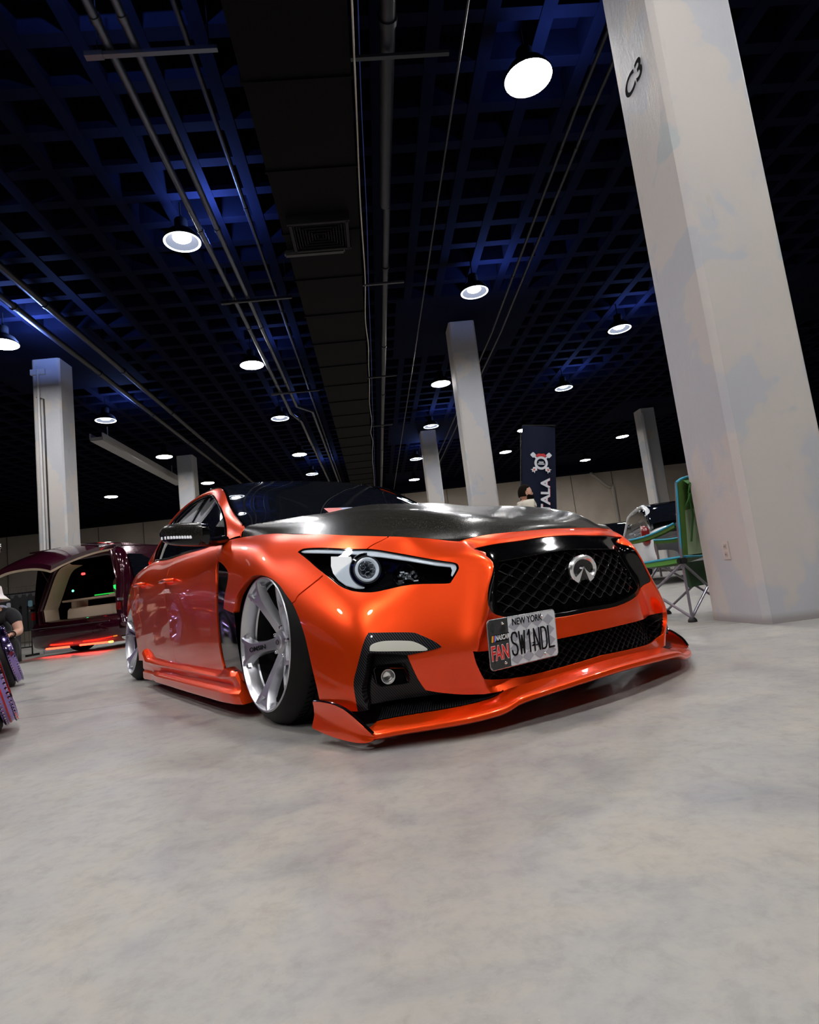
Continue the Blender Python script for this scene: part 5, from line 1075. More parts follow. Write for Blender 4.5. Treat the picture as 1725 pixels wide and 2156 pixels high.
# raised hatch
G = []; Gi = []
for f in np.linspace(0,1,14):
    x = .25-1.30*f; zc = 1.90-.08*f-.30*f**2; hw = .84-.22*f**1.5
    G.append([(x,y,zc+.035-.10*(abs(y)/hw)**2.5) for y in np.linspace(-hw,hw,18)]); Gi.append([(x,y*.96,zc-.045-.09*(abs(y)/hw)**2.5) for y in np.linspace(-hw,hw,18)])
HT = MB().grid(G).grid([[g[0],gi[0]] for g,gi in zip(G,Gi)]).grid([[g[-1],gi[-1]] for g,gi in zip(G,Gi)]).grid([G[-1],Gi[-1]]).build('raised_hatch', mar, SV, 60)
Gd = [[(p[0]+(.0 if i<12 else .02),p[1]*.97,p[2]-.035) for p in g] for i,g in enumerate(Gi)]
MB().grid(Gd).grid([[a[0],b[0]] for a,b in zip(Gi,Gd)]).grid([[a[-1],b[-1]] for a,b in zip(Gi,Gd)]).grid([Gi[-1],Gd[-1]]).build('hatch_lining', beig2, HT, 60)
mb = MB(); 
mb.add([(-.28,-.62,1.80),(-.28,-.05,1.86),(-.62,-.10,1.76),(-.62,-.58,1.71)],[(0,1,2,3)])
MB().grid([[(.10-.30*f,y,1.905-.04*f-.08*f*f-.09*(abs(y)/.8)**2.5+.020) for y in np.linspace(-.80,-.50,8)] for f in np.linspace(0,1,6)]).build('hatch_lamp', mat('red_lamp_lit',(.5,.01,.008),.2,0,.6,emit=(1,.03,.01),es=.25), HT)
MB().tube([(-.235,y,1.865-.09*(abs(y)/.8)**2.5) for y in np.linspace(-.80,-.42,8)],.014,8).build('hatch_chrome', chrome, HT)
MB().tube([(.03,.60,1.30),(-.35,.50,1.72)],.011,8).build('gas_strut', satin_black, SV)
MB().box((-.16,.30,1.835),(.30,.7,.03),bev=.01).build('roof_spoiler', mar, HT)
for sd in (-1,1):
    MB().grid([[(.02+.28*f,(.955+.02*f)*sd,z) for z in (.66,.72,.80)] for f in np.linspace(0,1,6)]).box((-.02,.93*sd,.73),(.06,.06,.14),bev=.01).build('tail_lamp', drk, SV)
    MB().box((.10,.965*sd,.845),(.34,.04,.045),bev=.008).build('tail_chrome', chrome, SV)
    for x in (1.0,3.9): simple_wheel(SV,(x,.985*sd,.34),.34,.22,sd)
MB().box((.9,0,.35),(1.6,1.5,.3)).build('floorpan', void_black, SV, flat=True)
for p,e_ in (((-.25,-.4,.10),5),((-.25,.3,.10),4)):
    l = bpy.data.lights.new('underglow','AREA'); l.shape='RECTANGLE'; l.size=.6; l.size_y=.05; l.energy=e_; l.color=(1,.03,.02); o=bpy.data.objects.new('underglow',l); o.parent=SV; o.location=(p[0]+.12,p[1],.12); COL.objects.link(o); o.rotation_euler=(0,0,R(90))
# ------------------------------------------------------------------ purple car at the left edge (only wheels, fender and mirror reach into the picture)
pur = mat('purple_metallic_paint', (.10,.03,.22), .12, .7, 1, .01)
PC = empty('parked_car', CAR.location, CAR.rotation_euler.z); tag(PC, 'purple low car at the left edge with leaning jewelled wheels', 'car')
gem_m = mat('rhinestone_gem', (.8,.8,.9), .03, 1)
for (x,y,z,cam_) in ((-1.40,-1.705,.298,14),(-4.35,-1.60,.300,16)):
    M = frame((x,y,z), (1,0,0), (0,math.cos(R(cam_)),math.sin(R(cam_))))
    ty = MB().lathe([(.245,-.060),(.268,-.066),(.292,-.085),(.305,-.12),(.308,-.15),(.308,-.28),(.295,-.32),(.26,-.33),(.22,-.32)], 72, M).build('tyre', rubber, PC)
    rm = MB().lathe([(.246,-.062),(.266,-.058),(.268,-.045),(.262,-.020),(.258,.0),(.250,.006),(.236,.002),(.215,-.03),(.20,-.06),(.15,-.12),(.0001,-.12)], 72, M).build('rim', mat('purple_chrome',(.40,.30,.70),.10,1), ty)
    if x > -2: MB().lathe([(.2655,-.034),(.2675,-.033),(.2655,-.026),(.2635,-.026)], 72, M).build('rim_stripe', mat('red_pinstripe',(.6,.01,.01),.3), ty)
    mb = MB(); rg = random.Random(9)
    for k in range(66):
        A = 2*math.pi*k/66
        for r_,zz in ((.262,-.006),(.268,-.048)):
            c = M@Vector((r_*math.cos(A+(.04 if r_<.265 else 0)), r_*math.sin(A+(.04 if r_<.265 else 0)), zz)); q = .0085
            mb.add([c+Vector((q,0,0)),c+Vector((0,q,0)),c+Vector((0,0,q)),c-Vector((q,0,0)),c-Vector((0,q,0)),c-Vector((0,0,q))],[(0,1,2),(1,3,2),(3,4,2),(4,0,2),(1,0,5),(3,1,5),(4,3,5),(0,4,5)])
    mb.build('gem_studs', gem_m, ty, flat=True, fix=False)
# body kept on its own side of the wheels
G = []
def pbody(x):
    z = 0
    for xc in (-1.40,-4.35):
        d = abs(x-xc)
        if d < .40: z = max(z, math.sqrt(.40**2-d*d)+.29)
    return max(.12, z)
for x in np.linspace(-.55,-5.3,90):
    zb = pbody(x); yo = -1.80+.03*math.cos((x+2.9)*1.1)+(.05 if zb>.3 else 0); G.append([(x,yo-.02,zb),(x,yo+.0,zb+.015),(x,yo+.01,max(zb+.05,.40)),(x,yo,max(zb+.08,.60)),(x,yo-.05,.76),(x,yo-.16,.84),(x,yo-.9,.88),(x,yo-1.5,.80)])
MB().grid(G).build('body_side', pur, PC, 50)
MB().grid([[(x,y,z) for y,z in ((-1.95,.84),(-2.1,1.05),(-2.25,1.22),(-3.0,1.25),(-3.5,.85))] for x in (-1.9,-2.3,-3.0,-3.7,-4.1)]).build('cabin', tint, PC, 50)
MB().box((-2.9,-2.55,.40),(4.2,1.0,.5)).build('underbody', void_black, PC, flat=True)
for xc in (-1.40,-4.35):
    mb = MB(); mb.grid([[(xc+.40*math.cos(a),y,max(.05,.29+.40*math.sin(a))) for y in (-1.86,-2.1)] for a in np.linspace(R(-20),R(200),30)]); mb.build('wheel_housing', void_black, PC)
MB().grid(shell([(-2.02,.02,1.10,1.12),(-2.05,.09,1.05,1.17),(-2.12,.125,1.035,1.19),(-2.20,.125,1.035,1.19),(-2.25,.10,1.05,1.17)],20,2.3)).build('door_mirror', mar, PC, 50).location = (-1.0,-1.80,.0)
MB().tube([(-3.15,-1.90,1.08),(-3.15,-2.06,1.02)],.02,8,flat=.6).build('mirror_arm', mar, PC)
# ------------------------------------------------------------------ green folding chair
grn = mat('green_polyester', (.045,.115,.012), .8); grn2 = mat('light_green_mesh', (.30,.40,.24), .85); cyn = mat('cyan_piping', (.02,.28,.42), .6); tub = mat('grey_chair_tube', (.22,.21,.25), .35, .6)
bump(grn, noise(grn, 14, 3), .5, .01)
nr,fr,ff,nf = [Vector((a,b,0)) for a,b in ((2.08,3.97),(2.60,4.36),(2.28,4.72),(1.76,4.33))]
CH = empty('folding_chair', (0,0,0)); tag(CH, 'green folding camp chair with cyan piping beside the C3 column', 'chair')
def up_(p, z): return Vector((p.x,p.y,z))
back_n = (nr-nf).normalized()
def leg(P, r=.0095): return MB().tube(P, r, 10).build('leg', tub, CH)
# verticals and crossing legs
lean = back_n*.05
leg([up_(nr,.02), up_(nr,.42), up_(nr,.67)+lean*.2]); leg([up_(fr,.02), up_(fr,.42), up_(fr,.67)+lean*.2])
leg([up_(nr,.03), up_(nf,.40)]); leg([up_(nf,.03), up_(nr,.40)]); leg([up_(nr,.03), up_(fr,.40)]); leg([up_(fr,.03), up_(nr,.40)])
leg([up_(fr,.03), up_(ff,.40)]); leg([up_(ff,.03), up_(fr,.40)]); leg([up_(nf,.03), up_(ff,.40)]); leg([up_(ff,.03), up_(nf,.40)])
leg([up_(ff,.30), up_(ff,.60)]); leg([up_(nf,.30), up_(nf,.62)])
MB().tube([up_(nr,.42), up_(nr,.67)+lean*.3, up_(nr,.95)+lean],.009,10).tube([up_(fr,.42), up_(fr,.67)+lean*.3, up_(fr,.95)+lean],.009,10).pieces('back_post', tub, CH)
for p in (nr,fr,ff,nf):
    MB().lathe([(.0001,0),(.03,0),(.03,.012),(.018,.03),(.0001,.032)],16,Matrix.Translation(p)).build('foot', satin_black, CH)
for p in (nr,fr,nf,ff): MB().box(up_(p,.415),(.055,.055,.04),bev=.008).build('joint', satin_black, CH)
def cloth(name, quad, m, sag, nu=12, nv=12, par=CH, th=.004):
    a,b,c,d = quad; G = []
    for i in range(nu+1):
        u_ = i/nu; G.append([(a.lerp(b,u_)).lerp(d.lerp(c,u_), j/nv)+Vector(sag)*math.sin(math.pi*u_)*math.sin(math.pi*j/nv) for j in range(nv+1)])
    o = MB().grid(G).build(name, m, par, 60); s_ = o.modifiers.new('s','SOLIDIFY'); s_.thickness = th; s_.offset = 0; return o
ST_ = cloth('seat', [up_(nf,.42),up_(ff,.42),up_(fr,.44),up_(nr,.44)], grn, (0,0,-.05))
MB().tube([up_(nr,.442),up_(nf,.422)],.008,8).tube([up_(nr,.444),(up_(nr,.43)+up_(fr,.43))/2,up_(fr,.444)],.008,8).build('seat_piping', cyn, ST_)
MB().box((0,0,0),(.001,.001,.001)) 
# side valance hanging below the seat edge
q = []
for f in np.linspace(0,1,9): p = up_(nr,0).lerp(up_(nf,0),f); q.append([p+Vector((0,0,.44-.02*f)), p+Vector((0,0,.405-.01*math.sin(math.pi*f)))])
MB().grid(q).build('seat_valance', mat('green_webbing',(.08,.27,.04),.7), ST_)
t1 = up_(nr,.95)+lean; t2 = up_(fr,.95)+lean; mid = (t1+t2)/2+Vector((0,0,.05))
G = []
for i in range(17):
    f = i/16; b0 = up_(nr,.45).lerp(up_(fr,.45),f); tp = t1.lerp(t2,f)+Vector((0,0,.055*math.sin(math.pi*f)**.6))
    G.append([b0.lerp(tp,k/12)+back_n*(.05*math.sin(math.pi*f)*(.4+.6*k/12)) for k in range(13)])
BK = MB().grid([g[:8] for g in G]).build('backrest_mesh', grn2, CH, 60); tag(BK,'pale green mesh back')
BH = MB().grid([[p+back_n*.006 for p in g[7:]] for g in G]).build('headrest_panel', grn, CH, 60)
MB().tube([g[-1] for g in G],.009,8).tube([G[0][k]+back_n*.0 for k in range(13)],.009,8).build('back_piping', cyn, CH)
MB().grid([[p+back_n*.012+(G[1][0]-G[0][0])*d_ for d_ in (0,.5,1.6)] for p in G[0][:]]).build('back_border', grn, BK, 60)
# hanging strap with buckle, crumpled carry bag at the top and pouch below the seat
s0 = G[5][9]+back_n*.03; s1 = G[8][5]+back_n*.05; s2 = G[12][0]+back_n*.02
side_ = (fr-nr).normalized()
MB().grid([[p-side_*.018,p+side_*.018] for p in (G[3][9]+back_n*.03,s0.lerp(s1,.5),s1,s1.lerp(s2,.5),s2)]).grid([[p-side_*.016,p+side_*.016] for p in (G[2][10]+back_n*.03,G[2][6]+back_n*.05,G[2][2]+back_n*.03)]).build('strap', mat('strap_green',(.03,.13,.02),.8), BH)
MB().box(s0.lerp(s1,.75)+back_n*.012,(.05,.02,.04),bev=.005).build('buckle', mat('buckle_green',(.02,.09,.015),.4), BH)
G2 = []
for i in range(15):
    f = i/14; G2.append([G[int(1+f*13)][12].lerp(G[int(1+f*13)][8], k/8)+back_n*(.02+.055*math.sin(math.pi*k/8)*(1+.5*math.sin(9*f+k)))+Vector((0,0,-.02*math.sin(7*f+k*1.7))) for k in range(9)])
MB().grid(G2).build('carry_bag', mat('bag_green',(.025,.12,.015),.8), BH, 60)
G3 = []
for i in range(13):
    f = i/12; a_ = up_(nr,.40).lerp(up_(fr,.40),.12+.76*f)+(-back_n)*.03; G3.append([a_+Vector((0,0,-.02*k*1.0*(1 if 0<i<12 else .85)))-back_n*(.05*math.sin(k/9*2.2))*math.sin(math.pi*f) for k in range(10)])
MB().grid(G3).build('storage_pouch', mat('dark_green_pouch',(.012,.05,.012),.8), CH, 60)
def armrest(a, b, nm='armrest'):
    d = (b-a); sidev = Vector((-d.y,d.x,0)).normalized()*.032; G = []
    for f in np.linspace(0,1,12): p = a.lerp(b,f)+Vector((0,0,-.035*math.sin(math.pi*f))); G.append([p-sidev*1.0+Vector((0,0,-.03)),p-sidev,p+sidev,p+sidev+Vector((0,0,-.03))])
    A_ = MB().grid(G).build(nm, grn, CH, 60); MB().tube([g[1] for g in G],.007,8).tube([g[2] for g in G],.007,8).build('armrest_piping', cyn, A_); return A_
armrest(up_(nr,.675)-back_n*0, up_(nf,.615)); armrest(up_(fr,.66), up_(ff,.60))
# ------------------------------------------------------------------ banner
nv = mat('navy_banner_cloth', (.0025,.005,.020), .8, spec=.2); whp = mat('banner_white_print', (.55,.56,.62), .6); rdp = mat('banner_red_print', (.45,.012,.015), .6)
BN = empty('flag_banner', (2.62,11.0,0)); tag(BN, 'tall navy flag banner with a ring emblem and white vertical letters', 'banner')
BN.rotation_euler = (0, R(8.0), 0)
def bwave(x,z): return .02*math.sin(5*x+1.3*z)+.012*math.sin(11*x-2*z)
MB().grid([[(x,bwave(x,z),z) for x in np.linspace(0,.66,14)] for z in np.linspace(.35,3.30,34)]).build('flag_cloth', nv, BN, 60)
MB().tube([(-.02,0,0),(-.02,0,3.2),(.02,0,3.31),(.66,0,3.33)],.012,8).build('flag_pole', satin_black, BN)
FM = Matrix(((1,0,0,0),(0,0,-1,0),(0,1,0,0),(0,0,0,1)))    # local xy plane -> banner front (towards -Y)
def fl_(x,z): return Matrix.Translation((x,-.045,z))@FM
MB().lathe([(.085,0),(.13,0),(.13,.003),(.085,.003)],36,fl_(.36,2.57),True).build('ring_print', whp, BN, flat=True)
MB().prism([(-.10,.09),(-.05,.125),(0,.115),(.05,.125),(.10,.09),(.08,.05),(0,.075),(-.08,.05)],.002,fl_(.36,2.63)@Matrix.Translation((0,0,.004))).build('bandana_print', rdp, BN, flat=True)
mb = MB(); mb2 = MB()
for s_ in (1,-1):
    Mx = fl_(.36,2.57)@Matrix.Rotation(R(-45*s_),4,'Z')
    mb.prism(rrect(.085,.09,.02,3,0,.215),.002,Mx@Matrix.Translation((0,0,.003))); mb.prism(rrect(.035,.05,.005,2,0,.15),.002,Mx@Matrix.Translation((0,0,.003)))
    Mx = fl_(.36,2.57)@Matrix.Rotation(R(180-45*-s_),4,'Z')
    mb.prism([(-.02,.13),(.02,.13),(.05,.17),(.03,.20),(.055,.235),(.015,.225),(0,.25),(-.02,.22),(-.055,.23),(-.03,.19),(-.05,.16)],.002,Mx)
    mb2.prism(rrect(.03,.04,.008,2,0,.19),.002,Mx@Matrix.Translation((0,0,.003)))
mb.build('piston_print', whp, BN, flat=True); mb2.build('plug_print', mat('orange_print',(.5,.08,.02),.6), BN, flat=True)
mb = MB()
for k in range(2):
    for i in range(5 if k==0 else 7): mb.prism(rrect(.014,.026,.002,1,(i-(2 if k==0 else 3))*.019,.014-.034*k),.002,fl_(.36,2.57)@Matrix.Translation((0,0,.003)))
mb.build('small_print', whp, BN, flat=True)
MV = lambda x,z: Matrix.Translation((x,-.05,z))@FM@Matrix.Rotation(R(90),4,'Z')
text('TALA', .235, rdp, MV(.455,1.94), BN, 'banner_shadow', .001, 1.15, bold=.008); text('TALA', .235, whp, MV(.445,1.94)@Matrix.Translation((0,0,.004)), BN, 'banner_lettering', .001, 1.15, bold=.008)
# ------------------------------------------------------------------ people
def skin(name, V, E, rad, m, par, sub=2):
    me = bpy.data.meshes.new(name); me.from_pydata([tuple(v) for v in V], E, []); o = bpy.data.objects.new(name, me); COL.objects.link(o)
    md = o.modifiers.new('k','SKIN'); md.use_smooth_shade = True
    for i,r_ in enumerate(rad):
        s_ = me.skin_vertices[0].data[i]; s_.radius = r_ if isinstance(r_,tuple) else (r_,r_); s_.use_root = (i == 0)
    sb = o.modifiers.new('s','SUBSURF'); sb.levels = sub; sb.render_levels = sub
    bpy.context.view_layer.update(); m2 = bpy.data.meshes.new_from_object(o.evaluated_get(bpy.context.evaluated_depsgraph_get()))
    bpy.data.objects.remove(o); m2.materials.clear(); m2.materials.append(m); smooth(m2); m2.name = name
    return link(bpy.data.objects.new(name, m2), par)
skn = mat('skin', (.50,.27,.19), .5); hair_m = mat('dark_hair', (.006,.004,.003), .9, spec=.08)
def join_into(a, b):
    bm = bmesh.new(); bm.from_mesh(a.data); M = b.matrix_basis.copy(); me = b.data.copy(); me.transform(M); bm.from_mesh(me); bm.to_mesh(a.data); bm.free(); bpy.data.objects.remove(b); smooth(a.data)
def head(par_mesh, c, yaw, pitch=0, s=1.0):
    """head with brow, nose, lips, chin and ears; +x is the face direction"""
    G = []; n = 28
    for i in range(25):
        v = -math.pi/2+math.pi*i/24; r = []
        for k in range(n+1):
            a = 2*math.pi*k/n; cx,cy,cz = math.cos(v)*math.cos(a),math.cos(v)*math.sin(a),math.sin(v)
            x,y,z = cx*.098,cy*.076,cz*.122
            if z < 0: w = 1+z*1.9; y *= max(.5,w+.08); x *= (.96 if cx>0 else max(.55,1+z*3.2))
            if cx > 0:
                fr_ = math.exp(-(cy/.22)**2); x += fr_*(.024*math.exp(-((z+.012)/.020)**2)+.006*math.exp(-((z+.055)/.010)**2)+.008*math.exp(-((z+.100)/.016)**2)+.004*math.exp(-((z-.035)/.014)**2))
                x -= .010*math.exp(-((abs(cy)-.36)/.14)**2)*math.exp(-((z-.012)/.014)**2)
            r.append(Vector((x,y,z)))
        G.append(r)
    M = Matrix.Translation(c)@Matrix.Rotation(yaw,4,'Z')@Matrix.Rotation(-pitch,4,'Y')@Matrix.Scale(s,4)
    mb = MB().grid([[M@p for p in r] for r in G])
    for sd in (1,-1): mb.tube([M@Vector((-.008+.016*math.cos(t),.078*sd,-.005+.028*math.sin(t))) for t in np.linspace(0,2*math.pi,12,endpoint=False)],.0065,6,closed=True).box(M@Vector((-.006,.074*sd,-.005)),(.02,.02,.035))
    return mb,M
def cap_shell(M, f, lo, m, name, par, face=.5):
    """hair: shell round the skull above a line"""
    G = []
    for i in range(14):
        r = []
        for k in range(33):
            a = 2*math.pi*k/32; base = lo(a); v = base+(math.pi/2-base)*i/13
            x,y,z = math.cos(v)*math.cos(a)*.098*f,math.cos(v)*math.sin(a)*.076*f,math.sin(v)*.122*f
            r.append(M@Vector((x,y,z)))
        G.append(r)
    return MB().grid(G).build(name, m, par, 60)
# bearded man standing behind the car, facing right
PA = empty('person', (2.12,8.0,0), 0); tag(PA, 'dark-haired bearded person in a cream hooded top standing beyond the black hood', 'person')
V = [(0,0,.92),(0,0,1.10),(.01,0,1.28),(.0,0,1.38),(.015,0,1.46),(0,.11,.86),(.02,.13,.48),(0,.13,.08),(.09,.13,.04),(0,-.11,.86),(-.02,-.13,.48),(-.04,-.13,.08),(.05,-.13,.04),
     (0,.18,1.36),(.02,.24,1.10),(.12,.20,.90),(0,-.18,1.36),(.02,-.24,1.10),(.14,-.20,.92)]
E_ = [(0,1),(1,2),(2,3),(3,4),(0,5),(5,6),(6,7),(7,8),(0,9),(9,10),(10,11),(11,12),(3,13),(13,14),(14,15),(3,16),(16,17),(17,18)]
rd = [.13,.125,.13,.07,.055,.09,.062,.042,.035,.09,.062,.042,.035,.06,.045,.033,.06,.045,.033]
B1 = skin('body', V, E_, rd, skn, PA); mbh,MH = head(B1,(.03,0,1.545),R(8)); h_ = mbh.build('h', skn, PA, 60); join_into(B1,h_)
def hand(parent, wrist, dirv, palm_n, curl=.6, s=1.0):
    M = frame(wrist, dirv, palm_n); V = [M@Vector((0,0,0)),M@Vector((.045*s,0,0)),M@Vector((.085*s,0,0))]; E = [(0,1),(1,2)]; rd_ = [.022,(.030,.014),(.034,.013)]
    for k,(y,L_) in enumerate(((-.030,.066),(-.010,.076),(.010,.072),(.028,.056))):
        i0 = len(V); b = [.088,.088+L_*.42,.088+L_*.7,.088+L_*.88]; zz = [0,-.012*curl,-.032*curl,-.052*curl]
        for q_,z_ in zip(b,zz): V.append(M@Vector((q_*s,y*s,z_*s)))
        E += [(2,i0),(i0,i0+1),(i0+1,i0+2),(i0+2,i0+3)]; rd_ += [.010,.009,.0085,.007]
    i0 = len(V); V += [M@Vector((.03*s,-.034*s,-.006)),M@Vector((.055*s,-.056*s,-.018)),M@Vector((.078*s,-.062*s,-.03))]; E += [(1,i0),(i0,i0+1),(i0+1,i0+2)]; rd_ += [.013,.011,.009]
    return skin('hand', V, E, rd_, skn, parent, 1)
for w_ in ((.12,.20,.90),(.14,-.20,.92)):
    hh = hand(PA, Vector(w_), (.5,0,-.8), (0,-1 if w_[1]>0 else 1,0)); join_into(B1,hh)
cap_shell(MH, 1.07, lambda a: (R(26)+R(16)*math.cos(a)) if math.cos(a)>-.1 else R(-22), hair_m, 'hair', B1)
G = []
for i in range(10):
    r = []
    for k in range(17):
        a = R(-95+190*k/16); v = R(-6-72*i/9)-R(10)*math.cos(a); cx = math.cos(v)*math.cos(a); z = math.sin(v)*.122*1.16; y = math.cos(v)*math.sin(a)*.076*1.08*max(.6,1+min(0,z)*1.5); x = cx*.098*1.20+(.012 if cx>0 else 0)
        r.append(MH@Vector((x,y,z-.012)))
    G.append(r)
MB().grid(G).build('beard', hair_m, B1, 60)
CT = mat('cream_hoodie', (.48,.45,.38), .85); JN = mat('dark_jeans', (.03,.035,.05), .8)
Vt = V[:5]+V[13:19]; skin('hooded_top', [Vt[0],Vt[1],Vt[2],(0,0,1.39),Vt[5],Vt[6],(.11,.205,.92),Vt[8],Vt[9],(.13,-.205,.94)], [(0,1),(1,2),(2,3),(3,4),(4,5),(5,6),(3,7),(7,8),(8,9)], [.165,.16,.165,.095,.085,.062,.05,.085,.062,.05], CT, B1)
MB().tube([Vector((-.075*math.cos(t),.085*math.sin(t),1.385+.02*math.cos(t))) for t in np.linspace(R(-130),R(130),14)],.032,10).build('hood', CT, B1)
skin('trousers', [V[0],V[5],V[6],(0,.13,.10),V[9],V[10],(-.04,-.13,.10)], [(0,1),(1,2),(2,3),(0,4),(4,5),(5,6)], [.145,.105,.078,.06,.105,.078,.06], JN, B1)
for c in ((.05,.13,.035),(.01,-.13,.035)): MB().box(c,(.27,.10,.07),bev=.025).build('shoe', satin_black, B1)
# crouching man in a white bucket hat at the left edge
PB = empty('person', (-4.16,6.75,0), R(-70)); tag(PB, 'bearded person in a white bucket hat and black t-shirt crouching by the purple car', 'person')
V = [(-.12,0,.30),(-.05,0,.46),(.04,0,.62),(.07,0,.70),(.09,0,.76),(.02,.13,.30),(.30,.17,.40),(.16,.16,.08),(.26,.17,.04),(.02,-.13,.30),(.28,-.18,.42),(.14,-.17,.08),(.24,-.18,.04),
     (.06,.18,.67),(.16,.24,.48),(.34,.20,.46),(.06,-.18,.67),(.18,-.22,.46),(.38,-.12,.46)]
rd = [.13,.13,.13,.075,.055,.09,.062,.045,.035,.09,.062,.045,.035,.062,.046,.032,.062,.046,.032]
B2 = skin('body', V, E_, rd, skn, PB); mbh,MH2 = head(B2,(.13,0,.86),R(-12),R(4)); h_ = mbh.build('h', skn, PB, 60); join_into(B2,h_)
for w_,pn in (((.34,.20,.46),(0,0,1)),((.38,-.12,.46),(0,0,1))): hh = hand(PB, Vector(w_), (1,-.2,-.15), pn); join_into(B2,hh)
TS = mat('black_tshirt', (.008,.008,.010), .85)
skin('t_shirt', [V[0],V[1],V[2],(.07,0,.71),V[13],(.13,.225,.54),V[16],(.14,-.21,.52)], [(0,1),(1,2),(2,3),(3,4),(4,5),(3,6),(6,7)], [.155,.155,.155,.09,.085,.07,.085,.07], TS, B2)
skin('trousers', [V[0],V[5],V[6],(.16,.16,.11),V[9],V[10],(.14,-.17,.11)], [(0,1),(1,2),(2,3),(0,4),(4,5),(5,6)], [.145,.105,.08,.06,.105,.08,.06], TS, B2)
for c in ((.22,.165,.035),(.20,-.175,.035)): MB().box(c,(.27,.10,.07),bev=.025).build('shoe', satin_black, B2)
HA = MB().lathe([(.0001,.150),(.05,.148),(.082,.125),(.094,.06),(.100,.035),(.135,.002),(.158,-.022),(.156,-.028),(.128,-.006),(.098,.02)],36,MH2).build('bucket_hat', mat('white_bucket_hat',(.72,.66,.66),.85), B2); tag(HA,'white bucket hat')
MB().lathe([(.128,-.001),(.159,-.021),(.161,-.028),(.130,-.008)],36,MH2).build('hat_brim', mat('olive_brim',(.38,.38,.26),.85), B2)
G = [[MH2@Vector((math.cos(v)*math.cos(a)*.112,math.cos(v)*math.sin(a)*.080*.85,math.sin(v)*.130-.010)) for a in np.linspace(R(-80),R(80),13)] for v in np.linspace(R(-30),R(-72),7)]
MB().grid(G).build('beard', mat('brown_beard',(.05,.028,.018),.8), B2, 60)
MB().tube([Vector((.335,.20,.46))+Vector((0,.038*math.cos(t),.034*math.sin(t))) for t in np.linspace(0,2*math.pi,14,endpoint=False)],.008,6,closed=True).tube([Vector((.365,-.125,.46))+Vector((0,.038*math.cos(t),.034*math.sin(t))) for t in np.linspace(0,2*math.pi,14,endpoint=False)],.008,6,closed=True).build('wristwatch', satin_black, B2)
# person seated farther back, only dark hair and brow show
PD = empty('person', (-6.05,9.7,0), R(-60)); tag(PD, 'person with short dark hair seated behind the one in the bucket hat', 'person')
V = [(0,0,.50),(0,0,.66),(.01,0,.80),(.02,0,.88),(.03,0,.95),(.12,.12,.48),(.42,.13,.46),(.42,.13,.09),(.50,.13,.04),(.12,-.12,.48),(.42,-.13,.46),(.42,-.13,.09),(.50,-.13,.04),(.02,.18,.86),(.10,.22,.62),(.30,.15,.54),(.02,-.18,.86),(.10,-.22,.62),(.30,-.15,.54)]
B3 = skin('body', V, E_, [.13,.125,.13,.07,.055,.09,.062,.042,.035,.09,.062,.042,.035,.06,.045,.033,.06,.045,.033], skn, PD)
mbh,MH3 = head(B3,(.05,0,1.035),0); h_ = mbh.build('h', skn, PD, 60); join_into(B3,h_)
for w_ in ((.30,.15,.54),(.30,-.15,.54)): hh = hand(PD, Vector(w_), (1,0,-.2), (0,0,1)); join_into(B3,hh)
cap_shell(MH3, 1.09, lambda a: R(20)+R(20)*math.cos(a), hair_m, 'hair', B3)
skin('t_shirt', [V[0],V[1],V[2],(.02,0,.89),V[13],(.07,.21,.70),V[16],(.07,-.21,.70)], [(0,1),(1,2),(2,3),(3,4),(4,5),(3,6),(6,7)], [.155,.15,.155,.09,.082,.066,.082,.066], mat('grey_tshirt',(.20,.20,.26),.85), B3)
skin('trousers', [V[0],V[5],V[6],(.42,.13,.12),V[9],V[10],(.42,-.13,.12)], [(0,1),(1,2),(2,3),(0,4),(4,5),(5,6)], [.15,.105,.078,.06,.105,.078,.06], TS, B3)
for c in ((.47,.13,.035),(.47,-.13,.035)): MB().box(c,(.27,.10,.07),bev=.025).build('shoe', satin_black, B3)
ST2 = empty('stool', (-6.05,9.7,0), R(-60)); tag(ST2, 'low black stool under the seated dark-haired person', 'stool')
MB().box((0,0,.35),(.36,.36,.035),bev=.01).build('seat', satin_black, ST2)
for a,b in ((1,1),(1,-1),(-1,1),(-1,-1)): MB().tube([(.15*a,.15*b,.34),(.18*a,.18*b,0)],.012,8).build('leg', satin_black, ST2)
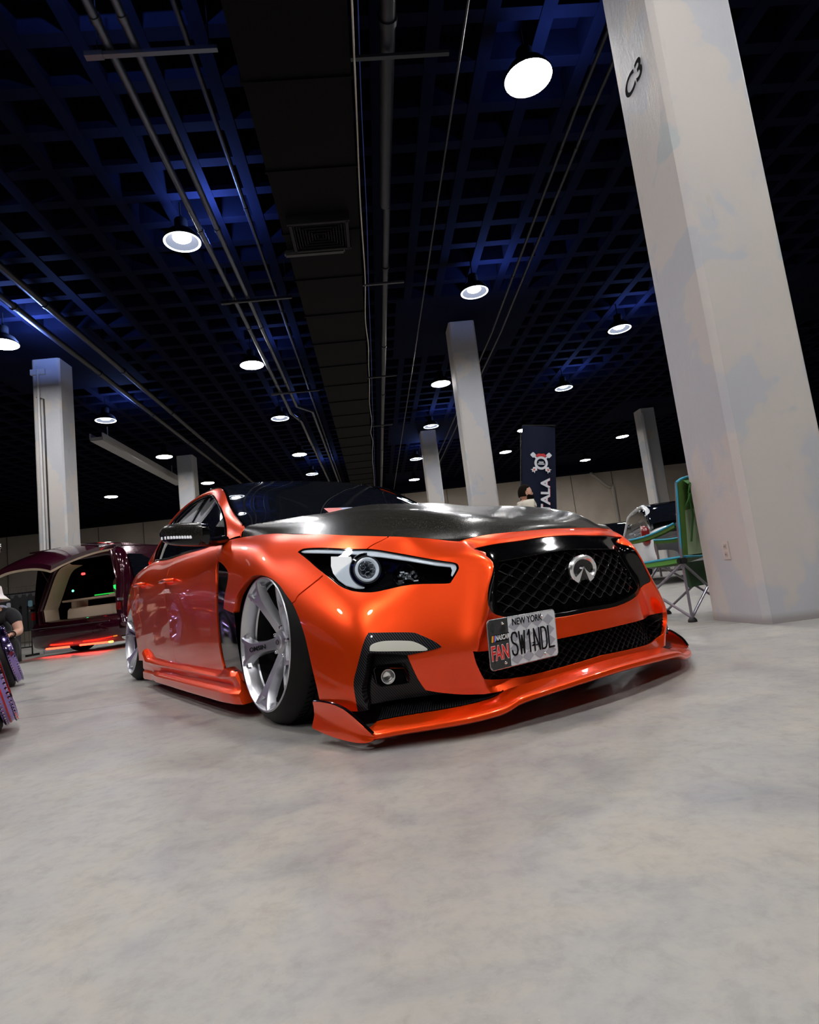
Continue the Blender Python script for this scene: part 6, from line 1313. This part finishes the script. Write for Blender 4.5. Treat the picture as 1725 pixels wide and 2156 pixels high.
# ------------------------------------------------------------------ clothes rack with black shirts, and the barrier in front of it
RK = empty('clothes_rack', (-7.55,13.1,0)); tag(RK, 'black grid-topped clothes rack beyond the bucket hat', 'clothes rack')
mb = MB()
for x in (-.45,.75):
    mb.tube([(x,0,.02),(x,0,1.42)],.015,8); mb.tube([(x,-.25,.02),(x,.25,.02)],.015,8)
mb.tube([(-.45,0,1.30),(.75,0,1.30)],.013,8).build('frame', satin_black, RK)
mb = MB()
for x in np.arange(-.45,.76,.08): mb.tube([(x,.02,1.20),(x,.02,1.46)],.004,5)
for z in (1.22,1.32,1.44): mb.tube([(-.45,.02,z),(.75,.02,z)],.004,5)
mb.build('grid_panel', mat('grid_wire',(.12,.11,.11),.4,.6), RK)
prints = [(.30,.30,.36),None,(.35,.36,.42),None,None,(.10,.20,.25),None,None]
slab = ['black t-shirt at the left end of the rack','second black t-shirt from the left on the rack','black t-shirt with a pale print, third on the rack','black t-shirt in the middle-left of the rack','black t-shirt in the middle-right of the rack','black t-shirt with a bluish print on the rack','second black t-shirt from the right end of the rack','black t-shirt at the right end of the rack']
for k in range(8):
    x = -.38+.145*k; T_ = empty('hanging_t_shirt', (-7.55+x,13.0,0)); tag(T_, slab[k], 't-shirt', 'black t-shirts on the rack'); T_.rotation_euler.z = R(4*math.sin(k*2.1))
    out = [(-.09,1.27),(-.22,1.20),(-.27,1.02),(-.20,1.0),(-.20,.50),(.20,.50),(.20,1.0),(.27,1.02),(.22,1.20),(.09,1.27),(0,1.245)]
    mb = MB(); n_ = len(out); mb.add([(p[0]*.24,-.16,p[1]) for p in out]+[(p[0]*.24,.16,p[1]-.003) for p in out],[tuple(range(n_))[::-1],tuple(range(n_,2*n_))]+[(i,(i+1)%n_,n_+(i+1)%n_,n_+i) for i in range(n_)]); sh = mb.build('shirt', TS, T_, flat=True)
    if prints[k]: MB().prism(rrect(.09,.13,.03,4),.003,Matrix.Translation((0,-.163,1.05))@FM).build('print', mat('shirt_print%d'%k,prints[k],.8), sh, flat=True)
BR = empty('crowd_barrier', (-7.6,12.2,0)); tag(BR, 'low dark barrier with thin bars in front of the clothes rack', 'barrier')
mb = MB().tube([(-1.2,0,.04),(-1.2,0,.50),(.75,0,.50),(.75,0,.04)],.014,8).tube([(-1.2,0,.18),(.75,0,.18)],.012,8); mb.build('frame', satin_black, BR)
mb = MB()
for x in np.arange(-1.1,.75,.09): mb.tube([(x,0,.18),(x,0,.50)],.006,6)
mb.build('bars', mat('barrier_bar',(.10,.10,.10),.4,.5), BR)
MB().box((-1.2,0,.02),(.05,.4,.04)).box((.75,0,.02),(.05,.4,.04)).build('foot', satin_black, BR, flat=True)
